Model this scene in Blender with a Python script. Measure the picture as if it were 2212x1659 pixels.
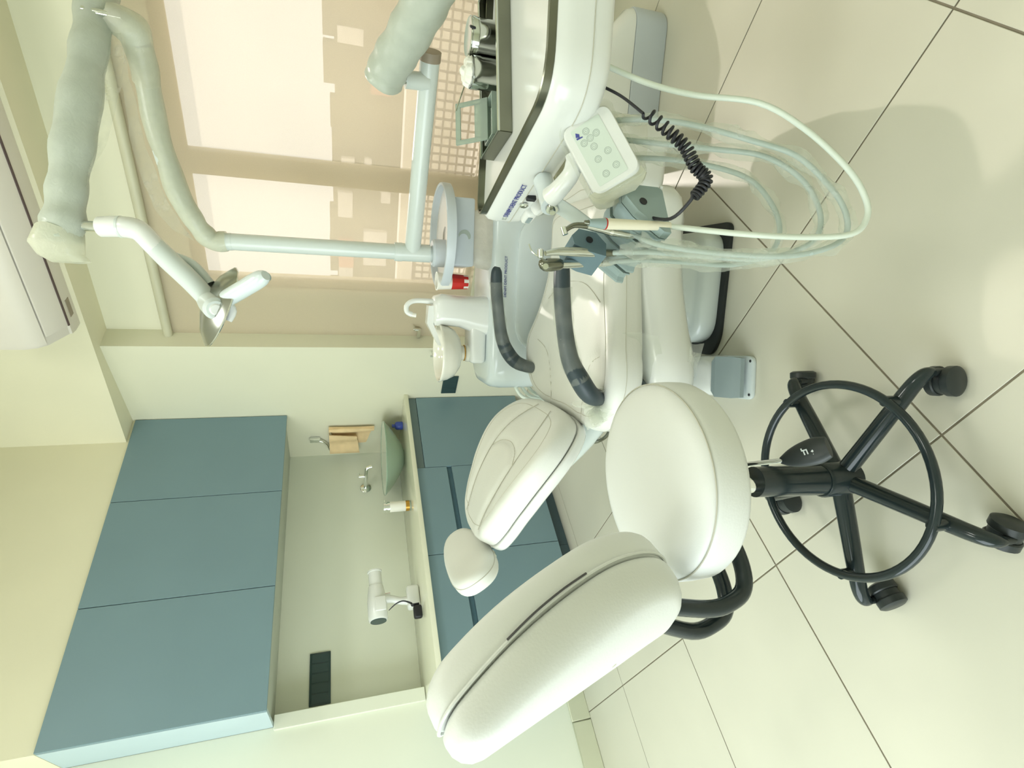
import bpy, bmesh, math, random
from mathutils import Vector, Matrix, noise
random.seed(7)
for o in list(bpy.data.objects): bpy.data.objects.remove(o)
SC = bpy.context.scene
COL = SC.collection
PI = math.pi

# ------------------------------------------------------------------ camera
CAM_POS = Vector((0, 0, 1.165))
PITCH, ROLL, YAW = 0.312551794, -0.0153923407, 0.82607323
F_PX = 1147.164
fwd = Vector((math.cos(YAW)*math.cos(PITCH), math.sin(YAW)*math.cos(PITCH), -math.sin(PITCH)))
rt = Vector((math.sin(YAW), -math.cos(YAW), 0)); up = rt.cross(fwd)
R_ = math.cos(ROLL)*rt + math.sin(ROLL)*up
U_ = -math.sin(ROLL)*rt + math.cos(ROLL)*up
cam = bpy.data.cameras.new('camera'); camo = bpy.data.objects.new('camera', cam); COL.objects.link(camo)
X_, Y_, Z_ = -U_, R_, -fwd            # the phone was held sideways
camo.matrix_world = Matrix(((X_.x, Y_.x, Z_.x, 0), (X_.y, Y_.y, Z_.y, 0), (X_.z, Y_.z, Z_.z, CAM_POS.z), (0, 0, 0, 1)))
cam.sensor_fit = 'HORIZONTAL'; cam.sensor_width = 36.0; cam.lens = 36.0*F_PX/2212.0
cam.clip_start = 0.02; cam.clip_end = 200
SC.camera = camo

# ------------------------------------------------------------------ view, world, lights
vs = SC.view_settings
vs.view_transform = 'Standard'; vs.look = 'None'; vs.gamma = 1.0; vs.use_curve_mapping = False
vs.exposure = 0.17
SC.cycles.max_bounces = 6; SC.cycles.diffuse_bounces = 4; SC.cycles.glossy_bounces = 3; SC.cycles.transmission_bounces = 3; SC.cycles.transparent_max_bounces = 8
SC.cycles.use_adaptive_sampling = True; SC.cycles.adaptive_threshold = 0.03; SC.cycles.adaptive_min_samples = 16
SC.cycles.caustics_reflective = False; SC.cycles.caustics_refractive = False
w = bpy.data.worlds.new('sky'); SC.world = w; w.use_nodes = True
nt = w.node_tree; nt.nodes.clear()
bg = nt.nodes.new('ShaderNodeBackground'); bg.inputs[0].default_value = (1.0, 0.97, 0.965, 1); bg.inputs[1].default_value = 1.35   # hazy white sky
wo = nt.nodes.new('ShaderNodeOutputWorld'); nt.links.new(bg.outputs[0], wo.inputs[0])
sl = bpy.data.lights.new('sun', 'SUN'); sl.energy = 3.6; sl.angle = math.radians(0.9); sl.color = (1.0, 0.93, 0.88)
so = bpy.data.objects.new('sun', sl); COL.objects.link(so)
SUN_DIR = Vector((-1.343, -0.707, -1.0)).normalized()
so.rotation_euler = SUN_DIR.to_track_quat('-Z', 'Y').to_euler(); so.location = (5, 1, 4)
def area(name, loc, size, energy, color, rot=(0, 0, 0), sy=None):
    l = bpy.data.lights.new(name, 'AREA'); l.energy = energy; l.color = color; l.shape = 'RECTANGLE'
    l.size = size; l.size_y = sy or size
    o = bpy.data.objects.new(name, l); COL.objects.link(o); o.location = loc; o.rotation_euler = rot
    return o
# light of the ceiling panels (the panels themselves are built with the ceiling)
PANELS = [(1.15, 0.75, 4.5), (-0.35, 0.75, 2.0), (0.6, -0.75, 3.5)]
for k, (px, py, e) in enumerate(PANELS):
    area('panel_light', (px, py, 2.94), 0.5, e, (1.0, 0.975, 0.88))
# daylight entering through the rear window behind the photographer
area('rear_daylight', (-1.62, 1.6, 1.25), 2.0, 49.0, (0.83, 0.97, 1.0), (0, -PI/2, 0), 1.9)

# ------------------------------------------------------------------ geometry helpers
def s2l(c):
    return tuple(((v/12.92) if v <= 0.04045 else ((v+0.055)/1.055)**2.4) for v in c)
def rgb(r, g, b): return s2l((r/255, g/255, b/255))
def cat(*gs):
    V, F = [], []
    for g in gs:
        n = len(V); V += list(g[0]); F += [tuple(i+n for i in f) for f in g[1]]
    return V, F
def xf(g, M): return [M @ Vector(v) for v in g[0]], g[1]
def mv(g, x, y, z): return xf(g, Matrix.Translation((x, y, z)))
def fromb(bm):
    bm.verts.index_update()
    g = ([v.co.copy() for v in bm.verts], [tuple(v.index for v in f.verts) for f in bm.faces]); bm.free(); return g
def box(c, s, bev=0.0, seg=2, M=None):
    bm = bmesh.new(); bmesh.ops.create_cube(bm, size=1.0)
    for v in bm.verts: v.co = Vector((v.co.x*s[0], v.co.y*s[1], v.co.z*s[2]))
    if bev > 0: bmesh.ops.bevel(bm, geom=bm.edges[:], offset=min(bev, min(s)*0.49), segments=seg, affect='EDGES', profile=0.5)
    g = fromb(bm)
    if M is not None: g = xf(g, M)
    return mv(g, *c)
def box2(a, b, bev=0.0, seg=2):
    return box([(a[i]+b[i])/2 for i in range(3)], [abs(b[i]-a[i]) for i in range(3)], bev, seg)
def crom(pts, n, closed=False):
    P = [Vector(p) for p in pts]; out = []; m = len(P)
    rng = range(m if closed else m-1)
    for i in rng:
        if closed: a, b, c, d = P[(i-1) % m], P[i], P[(i+1) % m], P[(i+2) % m]
        else: a, b, c, d = P[max(i-1, 0)], P[i], P[i+1], P[min(i+2, m-1)]
        for k in range(n):
            t = k/n
            out.append(0.5*((2*b)+(c-a)*t+(2*a-5*b+4*c-d)*t*t+(3*b-a-3*c+d)*t**3))
    if not closed: out.append(P[-1])
    return out
def tube(pts, r, n=12, sm=0, closed=False, caps=True, flat=1.0, upv=None):
    P = [Vector(p) for p in pts]; m0 = len(P)
    R = [r]*m0 if not isinstance(r, (list, tuple)) else list(r)
    if sm:
        Rv = crom([(x, 0, 0) for x in R], sm, closed); P = crom(P, sm, closed); R = [v.x for v in Rv]
    m = len(P); T = []
    for i in range(m):
        if closed: t = P[(i+1) % m]-P[(i-1) % m]
        else: t = P[min(i+1, m-1)]-P[max(i-1, 0)]
        T.append(t.normalized())
    N = Vector(upv) if upv is not None else (Vector((0, 0, 1)) if abs(T[0].z) < 0.9 else Vector((1, 0, 0)))
    V, F = [], []
    for i in range(m):
        N = (N - T[i]*N.dot(T[i])).normalized(); B = T[i].cross(N)
        for k in range(n):
            a = 2*PI*k/n
            V.append(P[i]+R[i]*(math.cos(a)*N+flat*math.sin(a)*B))
    for i in range(m if closed else m-1):
        j = (i+1) % m
        for k in range(n):
            F.append((i*n+k, i*n+(k+1) % n, j*n+(k+1) % n, j*n+k))
    if caps and not closed:
        F.append(tuple(reversed(range(n)))); F.append(tuple((m-1)*n+k for k in range(n)))
    return V, F
def lathe(prof, n=40, M=None):
    V, F = [], []; m = len(prof)
    for (r, z) in prof:
        for k in range(n):
            a = 2*PI*k/n; V.append(Vector((r*math.cos(a), r*math.sin(a), z)))
    for i in range(m-1):
        for k in range(n):
            F.append((i*n+k, i*n+(k+1) % n, (i+1)*n+(k+1) % n, (i+1)*n+k))
    if prof[0][0] > 1e-6: F.append(tuple(reversed(range(n))))
    if prof[-1][0] > 1e-6: F.append(tuple((m-1)*n+k for k in range(n)))
    bm = bmesh.new(); vs_ = [bm.verts.new(v) for v in V]
    for f in F:
        try: bm.faces.new([vs_[i] for i in f])
        except ValueError: pass
    bmesh.ops.remove_doubles(bm, verts=bm.verts[:], dist=1e-6)
    g = fromb(bm)
    return xf(g, M) if M is not None else g
def cyl(a, b, r, n=20, r2=None):
    return tube([a, b], [r, r2 if r2 is not None else r], n)
def prism(poly, z0, z1, bev=0.0, seg=2):
    bm = bmesh.new(); vs_ = [bm.verts.new((p[0], p[1], z0)) for p in poly]
    f = bm.faces.new(vs_); bm.normal_update()
    if f.normal.z > 0: f.normal_flip()
    e = bmesh.ops.extrude_face_region(bm, geom=[f])
    for v in e['geom']:
        if isinstance(v, bmesh.types.BMVert): v.co.z = z1
    bmesh.ops.recalc_face_normals(bm, faces=bm.faces[:])
    if bev > 0:
        ed = [x for x in bm.edges if abs(x.verts[0].co.z-x.verts[1].co.z) < 1e-6]
        bmesh.ops.bevel(bm, geom=ed, offset=bev, segments=seg, affect='EDGES', profile=0.5)
    return fromb(bm)
def roundpoly(poly, r, n=6):
    out = []; m = len(poly)
    for i in range(m):
        p = Vector(poly[i]).to_2d() if len(poly[i]) > 2 else Vector(poly[i])
        a = Vector(poly[i-1][:2]); b = Vector(poly[(i+1) % m][:2])
        da, db = (a-p), (b-p)
        rr = r[i] if isinstance(r, (list, tuple)) else r
        k = min(rr, da.length*0.49, db.length*0.49)
        p0 = p+da.normalized()*k; p1 = p+db.normalized()*k
        for j in range(n+1):
            t = j/n; out.append(((1-t)**2*p0+2*t*(1-t)*p+t*t*p1)[:])
    return out
def smooth2(pts, n=6): return [(v.x, v.y) for v in crom([(p[0], p[1], 0) for p in pts], n, True)]
def pad(outline, th, er_b, er_t, dome=0.0, z0=0.0, f=None, cen=None, fr=(0.8, 0.6, 0.4, 0.2), es=4):
    """upholstered pad: rounded edges below and above, domed top; f maps each point"""
    O = [Vector(p) for p in outline]; c = Vector(cen) if cen else sum(O, Vector((0, 0)))/len(O)
    rings = [(er_b, 0.5, z0), (er_b, 1.0, z0)]
    for j in range(1, es+1):
        a = PI/2*j/es; rings.append((er_b*(1-math.sin(a)), 1.0, z0+er_b*(1-math.cos(a))))
    for j in range(0, es+1):
        a = PI/2*j/es; rings.append((er_t*(1-math.cos(a)), 1.0, z0+th-er_t*(1-math.sin(a))))
    for q in fr: rings.append((er_t, q, z0+th+dome*(1-q*q)))
    V, F = [], []; n = len(O)
    for (ins, q, z) in rings:
        for p in O:
            d = p-c; L = d.length
            k = max(0.0, 1-ins/L)*q
            v = Vector((c.x+d.x*k, c.y+d.y*k, z)); V.append(v)
    m = len(rings)
    for i in range(m-1):
        for k in range(n): F.append((i*n+k, i*n+(k+1) % n, (i+1)*n+(k+1) % n, (i+1)*n+k))
    ib = len(V); V.append(Vector((c.x, c.y, z0))); it = len(V); V.append(Vector((c.x, c.y, z0+th+dome)))
    for k in range(n):
        F.append((ib, (k+1) % n, k)); F.append((it, (m-1)*n+k, (m-1)*n+(k+1) % n))
    if f: V = [Vector(f(*v)) for v in V]
    return V, F
def loft(loops, caps=True):
    V, F = [], []; n = len(loops[0])
    for l in loops: V += [Vector(p) for p in l]
    for i in range(len(loops)-1):
        for k in range(n): F.append((i*n+k, i*n+(k+1) % n, (i+1)*n+(k+1) % n, (i+1)*n+k))
    if caps:
        F.append(tuple(reversed(range(n)))); F.append(tuple((len(loops)-1)*n+k for k in range(n)))
    return V, F
def superloop(c, ax, ay, a, b, p=2.6, n=28):
    out = []
    for k in range(n):
        t = 2*PI*k/n; ct, st = math.cos(t), math.sin(t)
        out.append(Vector(c)+Vector(ax)*(a*math.copysign(abs(ct)**(2/p), ct))+Vector(ay)*(b*math.copysign(abs(st)**(2/p), st)))
    return out
def rumple(g, amp, sc, seed=0.0):
    return [Vector(v)+amp*noise.noise_vector(Vector(v)*sc+Vector((seed, seed*2, 0))) for v in g[0]], g[1]
def frame(o, x, y):
    x = Vector(x).normalized(); z = x.cross(Vector(y)).normalized(); y = z.cross(x)
    return Matrix(((x.x, y.x, z.x, o[0]), (x.y, y.y, z.y, o[1]), (x.z, y.z, z.z, o[2]), (0, 0, 0, 1)))
def along(a, b):
    """matrix whose z axis runs from a to b"""
    z = (Vector(b)-Vector(a)).normalized(); h = Vector((0, 0, 1)) if abs(z.z) < 0.9 else Vector((1, 0, 0))
    x = h.cross(z).normalized(); y = z.cross(x)
    return Matrix(((x.x, y.x, z.x, a[0]), (x.y, y.y, z.y, a[1]), (x.z, y.z, z.z, a[2]), (0, 0, 0, 1)))

# ------------------------------------------------------------------ objects
MAT = {}
ROOT = {}
def thing(name, label, cat_, loc=(0, 0, 0), rz=0.0, group=None):
    o = bpy.data.objects.new(name, None); COL.objects.link(o); o.empty_display_size = 0.1
    o.location = loc; o.rotation_euler = (0, 0, rz)
    o['label'] = label; o['category'] = cat_
    if group: o['group'] = group
    ROOT[o.name] = Matrix.Translation(loc) @ Matrix.Rotation(rz, 4, 'Z')
    return o
def tag(o, label, cat_, group=None):
    o['label'] = label; o['category'] = cat_
    if group: o['group'] = group
    return o
def obj(name, g, m, parent=None, local=False, ang=38, flatsh=False, label=None):
    me = bpy.data.meshes.new(name)
    V = [Vector(v) for v in g[0]]
    M = ROOT.get(parent.name) if parent is not None else None
    org = None
    if M is not None and not local:
        Mi = M.inverted(); V = [Mi @ v for v in V]
    if parent is None:
        lo = Vector((min(v.x for v in V), min(v.y for v in V), min(v.z for v in V))); hi = Vector((max(v.x for v in V), max(v.y for v in V), max(v.z for v in V)))
        org = Vector(((lo.x+hi.x)/2, (lo.y+hi.y)/2, lo.z)); V = [v-org for v in V]
    me.from_pydata([v[:] for v in V], [], g[1]); me.validate()
    bm = bmesh.new(); bm.from_mesh(me); bmesh.ops.recalc_face_normals(bm, faces=bm.faces[:]); bm.to_mesh(me); bm.free()
    if not flatsh:
        for p in me.polygons: p.use_smooth = True
        try: me.set_sharp_from_angle(angle=math.radians(ang))
        except Exception: pass
    me.materials.append(MAT[m] if isinstance(m, str) else m)
    o = bpy.data.objects.new(name, me); COL.objects.link(o)
    if parent is not None:
        o.parent = parent; ROOT[o.name] = M if M is not None else Matrix.Identity(4)
    else:
        o.location = org; ROOT[o.name] = Matrix.Translation(org)
    if label: o['label'] = label
    return o
def struct(name, g, m, parent=None, **k):
    o = obj(name, g, m, parent, **k)
    if parent is None: o['kind'] = 'structure'
    return o
def text(name, s, size, M, m, parent, ext=0.0004, sx=1.0):
    cu = bpy.data.curves.new('lettering', 'FONT'); cu.body = s; cu.size = size; cu.extrude = ext; cu.align_x = 'LEFT'; cu.resolution_u = 3
    t = bpy.data.objects.new('lettering', cu); COL.objects.link(t)
    dg = bpy.context.evaluated_depsgraph_get(); dg.update()
    me = t.evaluated_get(dg).to_mesh()
    g = ([Vector((v.co.x*sx, v.co.y, v.co.z)) for v in me.vertices], [tuple(p.vertices) for p in me.polygons])
    t.evaluated_get(dg).to_mesh_clear(); bpy.data.objects.remove(t); bpy.data.curves.remove(cu)
    return obj(name, xf(g, M), m, parent, flatsh=True)

# ------------------------------------------------------------------ materials
def mat(key, c, rough=0.5, metal=0.0, spec=0.5, var=0.04, vs_=6.0, bump=0.0, bs=80.0, coat=0.0, alpha=None, trans=0.0, ior=1.45, sss=0.0, emit=None):
    m = bpy.data.materials.new(key); m.use_nodes = True; n = m.node_tree.nodes; l = m.node_tree.links
    p = n['Principled BSDF']
    tc = n.new('ShaderNodeTexCoord')
    nz = n.new('ShaderNodeTexNoise'); nz.inputs['Scale'].default_value = vs_; nz.inputs['Detail'].default_value = 1
    l.new(tc.outputs['Object'], nz.inputs['Vector'])
    rp = n.new('ShaderNodeValToRGB'); e = rp.color_ramp.elements
    e[0].position = 0.3; e[1].position = 0.7
    e[0].color = (*[max(0, v*(1-var)) for v in c], 1); e[1].color = (*[min(1, v*(1+var)) for v in c], 1)
    l.new(nz.outputs['Fac'], rp.inputs['Fac']); l.new(rp.outputs['Color'], p.inputs['Base Color'])
    p.inputs['Roughness'].default_value = rough; p.inputs['Metallic'].default_value = metal
    p.inputs['Specular IOR Level'].default_value = spec; p.inputs['IOR'].default_value = ior
    p.inputs['Coat Weight'].default_value = coat; p.inputs['Coat Roughness'].default_value = 0.08
    if trans: p.inputs['Transmission Weight'].default_value = trans
    if alpha is not None: p.inputs['Alpha'].default_value = alpha
    if emit: p.inputs['Emission Color'].default_value = (*emit[:3], 1); p.inputs['Emission Strength'].default_value = emit[3]
    if bump:
        b = n.new('ShaderNodeBump'); b.inputs['Strength'].default_value = bump; b.inputs['Distance'].default_value = 0.002
        n2 = n.new('ShaderNodeTexNoise'); n2.inputs['Scale'].default_value = bs; n2.inputs['Detail'].default_value = 1
        l.new(tc.outputs['Object'], n2.inputs['Vector']); l.new(n2.outputs['Fac'], b.inputs['Height']); l.new(b.outputs['Normal'], p.inputs['Normal'])
    MAT[key] = m; return m
def film(key, c, a, rough=0.2, tl_=0.35, bump=0.35):
    """thin clear plastic film: mostly see-through, some sheen and some milky white, broken up by wrinkles"""
    m = bpy.data.materials.new(key); m.use_nodes = True; n = m.node_tree.nodes; l = m.node_tree.links; n.clear()
    out = n.new('ShaderNodeOutputMaterial'); tr = n.new('ShaderNodeBsdfTransparent'); tr.inputs[0].default_value = (0.97, 0.98, 0.96, 1)
    df = n.new('ShaderNodeBsdfPrincipled'); df.inputs['Base Color'].default_value = (*c, 1); df.inputs['Roughness'].default_value = rough
    tl = n.new('ShaderNodeBsdfTranslucent'); tl.inputs[0].default_value = (*c, 1)
    mx0 = n.new('ShaderNodeMixShader'); mx0.inputs[0].default_value = tl_
    tc = n.new('ShaderNodeTexCoord'); nz = n.new('ShaderNodeTexNoise'); nz.inputs['Scale'].default_value = 22; nz.inputs['Detail'].default_value = 2
    l.new(tc.outputs['Object'], nz.inputs['Vector'])
    mp = n.new('ShaderNodeMapRange'); mp.inputs[1].default_value = 0.3; mp.inputs[2].default_value = 0.75; mp.inputs[3].default_value = a*(0.6 if a < 0.5 else 0.92); mp.inputs[4].default_value = min(1, a*(1.5 if a < 0.5 else 1.06))
    l.new(nz.outputs['Fac'], mp.inputs[0])
    bp = n.new('ShaderNodeBump'); bp.inputs['Strength'].default_value = bump; bp.inputs['Distance'].default_value = 0.01
    n2 = n.new('ShaderNodeTexNoise'); n2.inputs['Scale'].default_value = 55; n2.inputs['Detail'].default_value = 2; n2.inputs['Distortion'].default_value = 1.5
    l.new(tc.outputs['Object'], n2.inputs['Vector']); l.new(n2.outputs['Fac'], bp.inputs['Height']); l.new(bp.outputs['Normal'], df.inputs['Normal'])
    l.new(df.outputs[0], mx0.inputs[1]); l.new(tl.outputs[0], mx0.inputs[2])
    mx = n.new('ShaderNodeMixShader'); l.new(mp.outputs[0], mx.inputs[0]); l.new(tr.outputs[0], mx.inputs[1]); l.new(mx0.outputs[0], mx.inputs[2])
    l.new(mx.outputs[0], out.inputs[0]); MAT[key] = m; return m
mat('paint_cream', rgb(226, 224, 200), 0.7, var=0.015, vs_=3, bump=0.05)
mat('paint_white', rgb(226, 229, 212), 0.6, var=0.015, vs_=3, bump=0.05)
mat('paint_upper', rgb(231, 226, 198), 0.7, var=0.02, vs_=3, bump=0.08, bs=160)  # wall paint with the warmer light up high put into its colour
mat('ceiling_paint', rgb(232, 230, 214), 0.8, var=0.02)
mat('tile', rgb(214, 211, 195), 0.28, var=0.025, vs_=5, spec=0.45)
mat('grout', rgb(138, 130, 112), 0.85, var=0.08, vs_=30)
mat('skirting', rgb(205, 206, 180), 0.45, var=0.03)
mat('laminate_blue', rgb(120, 146, 154), 0.42, var=0.02, vs_=4)
mat('laminate_pale', rgb(184, 202, 206), 0.45, var=0.02)  # door laminate with grazing light put into its colour, for the end panel
mat('laminate_under', rgb(184, 190, 178), 0.55, var=0.02)
mat('groove', rgb(70, 100, 112), 0.5, var=0.03)
mat('grip_grey', rgb(104, 122, 124), 0.35, 0.3, var=0.03)
mat('toe_kick', rgb(76, 94, 100), 0.6)
mat('counter', rgb(228, 228, 205), 0.16, var=0.015, coat=0.3)
mat('leather', rgb(224, 225, 218), 0.38, var=0.02, vs_=9, bump=0.10, bs=240)
mat('leather_stool', rgb(226, 228, 224), 0.42, var=0.015, bump=0.10, bs=260)
mat('seam', rgb(192, 190, 176), 0.6)
mat('zip_gap', rgb(84, 82, 84), 0.7)
mat('plastic_white', rgb(228, 230, 226), 0.22, var=0.015, coat=0.35)
mat('plastic_cool', rgb(214, 223, 224), 0.2, var=0.015, coat=0.35)
mat('enamel', rgb(208, 216, 212), 0.28, var=0.02, coat=0.25)
mat('ceramic', rgb(236, 234, 222), 0.08, var=0.01, coat=0.5)
mat('rubber_dark', rgb(54, 66, 72), 0.42, var=0.06)
mat('black_plate', rgb(38, 42, 42), 0.5)
mat('black_gloss', rgb(38, 48, 50), 0.14, var=0.05)
mat('black_plastic', rgb(44, 50, 50), 0.4, var=0.05)
mat('cord_black', rgb(32, 33, 38), 0.45)
mat('switch_glass', rgb(52, 72, 72), 0.15, var=0.02)
mat('chrome', (0.82, 0.84, 0.82), 0.07, 1.0, var=0.01)
mat('steel', (0.62, 0.64, 0.6), 0.14, 1.0, var=0.04, vs_=20)
mat('steel_dark', (0.22, 0.225, 0.18), 0.25, 1.0, var=0.08, vs_=14)
mat('steel_sheet', (0.42, 0.43, 0.39), 0.22, 1.0, var=0.03)
mat('grey_hold', rgb(152, 170, 170), 0.32, var=0.02)
mat('grey_hold_dark', rgb(104, 128, 138), 0.35, var=0.02)
mat('grey_box', rgb(196, 204, 210), 0.35, var=0.015)
mat('tray_panel', rgb(226, 220, 214), 0.2, var=0.02)
mat('pedal_grey', rgb(146, 160, 162), 0.5, var=0.03)
mat('ivory', rgb(236, 230, 208), 0.3, var=0.02)
mat('red', rgb(186, 40, 32), 0.4)
mat('cup_red', rgb(196, 38, 28), 0.45, var=0.1, vs_=30)
mat('cup_white', rgb(238, 236, 226), 0.5)
mat('ink_blue', rgb(70, 76, 150), 0.6)
mat('ink_grey', rgb(168, 178, 170), 0.6)
mat('ink_white', rgb(206, 212, 212), 0.6)
mat('keypad_face', rgb(212, 222, 212), 0.35, var=0.01)
mat('hose_white', rgb(214, 222, 210), 0.35, var=0.02)
mat('hose_grey', rgb(176, 190, 186), 0.35, var=0.02)
mat('towel', rgb(232, 204, 158), 0.85, var=0.06, vs_=20, bump=0.4, bs=300)
mat('gold', rgb(196, 150, 62), 0.25, 0.6)
mat('soap_blue', rgb(66, 84, 168), 0.3)
mat('cotton', rgb(232, 232, 222), 0.9, var=0.04, bump=0.8, bs=120)
mat('ac_white', rgb(218, 212, 200), 0.35, var=0.01)
mat('ac_dark', rgb(88, 72, 72), 0.5)
mat('ac_tag', rgb(150, 138, 120), 0.5)
mat('blind_tube', rgb(196, 194, 168), 0.45)
mat('window_frame', rgb(196, 178, 140), 0.4, var=0.03)
mat('lattice', rgb(104, 78, 58), 0.6)
mat('facade', rgb(140, 126, 92), 0.9, var=0.25, vs_=1.2)
mat('facade_pale', rgb(232, 224, 212), 0.9, var=0.1)
mat('facade_red', rgb(214, 150, 120), 0.9, var=0.1)
mat('ground_out', rgb(190, 180, 160), 0.9)
mat('lamp_face', rgb(255, 255, 250), 0.4, emit=(0.97, 1.0, 0.93, 6.0))
def glass(key, c, rough=0.0, tint=0.75):
    m = bpy.data.materials.new(key); m.use_nodes = True; n = m.node_tree.nodes; l = m.node_tree.links; n.clear()
    out = n.new('ShaderNodeOutputMaterial'); tr = n.new('ShaderNodeBsdfTransparent'); tr.inputs[0].default_value = (*c, 1)
    pr = n.new('ShaderNodeBsdfPrincipled'); pr.inputs['Base Color'].default_value = (*c, 1); pr.inputs['Roughness'].default_value = 0.05; pr.inputs['Coat Weight'].default_value = 0.5
    lw = n.new('ShaderNodeFresnel'); lw.inputs[0].default_value = 1.45
    ad = n.new('ShaderNodeMath'); ad.operation = 'ADD'; ad.inputs[1].default_value = tint; ad.use_clamp = True; l.new(lw.outputs[0], ad.inputs[0])
    mx = n.new('ShaderNodeMixShader'); l.new(ad.outputs[0], mx.inputs[0]); l.new(tr.outputs[0], mx.inputs[1]); l.new(pr.outputs[0], mx.inputs[2]); l.new(mx.outputs[0], out.inputs[0]); MAT[key] = m
glass('glass_green', rgb(228, 244, 230), 0.1, 0.30)
glass('glass_pane', (0.96, 0.97, 0.96), 0.0, 0.0)
glass('acrylic', rgb(206, 220, 208), 0.05, 0.42)
film('film', rgb(240, 242, 234), 0.24)
film('film_thin', rgb(236, 238, 230), 0.13, 0.08, 0.2, 0.25)
film('film_milky', rgb(232, 232, 214), 0.74, 0.25, 0.4, 0.2)
film('film_arm', rgb(212, 218, 206), 0.97, 0.3, 0.3, 0.12)
film('film_bag', rgb(246, 242, 232), 0.86, 0.25, 0.5, 0.3)
def fabric(key):
    m = bpy.data.materials.new(key); m.use_nodes = True; n = m.node_tree.nodes; l = m.node_tree.links; n.clear()
    out = n.new('ShaderNodeOutputMaterial'); tr = n.new('ShaderNodeBsdfTransparent'); tr.inputs[0].default_value = (1.0, 0.97, 0.95, 1)
    df = n.new('ShaderNodeBsdfDiffuse'); df.inputs[0].default_value = (*rgb(216, 204, 180), 1)
    tl = n.new('ShaderNodeBsdfTranslucent'); tl.inputs[0].default_value = (*rgb(224, 212, 192), 1)
    mx = n.new('ShaderNodeMixShader'); mx.inputs[0].default_value = 0.30; l.new(df.outputs[0], mx.inputs[1]); l.new(tl.outputs[0], mx.inputs[2])
    tc = n.new('ShaderNodeTexCoord'); nz = n.new('ShaderNodeTexNoise'); nz.inputs['Scale'].default_value = 400; l.new(tc.outputs['Object'], nz.inputs['Vector'])
    mp = n.new('ShaderNodeMapRange'); mp.inputs[3].default_value = 0.66; mp.inputs[4].default_value = 0.76; l.new(nz.outputs['Fac'], mp.inputs[0])
    m2 = n.new('ShaderNodeMixShader'); l.new(mp.outputs[0], m2.inputs[0]); l.new(tr.outputs[0], m2.inputs[1]); l.new(mx.outputs[0], m2.inputs[2]); l.new(m2.outputs[0], out.inputs[0]); MAT[key] = m
fabric('sheer')
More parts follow.
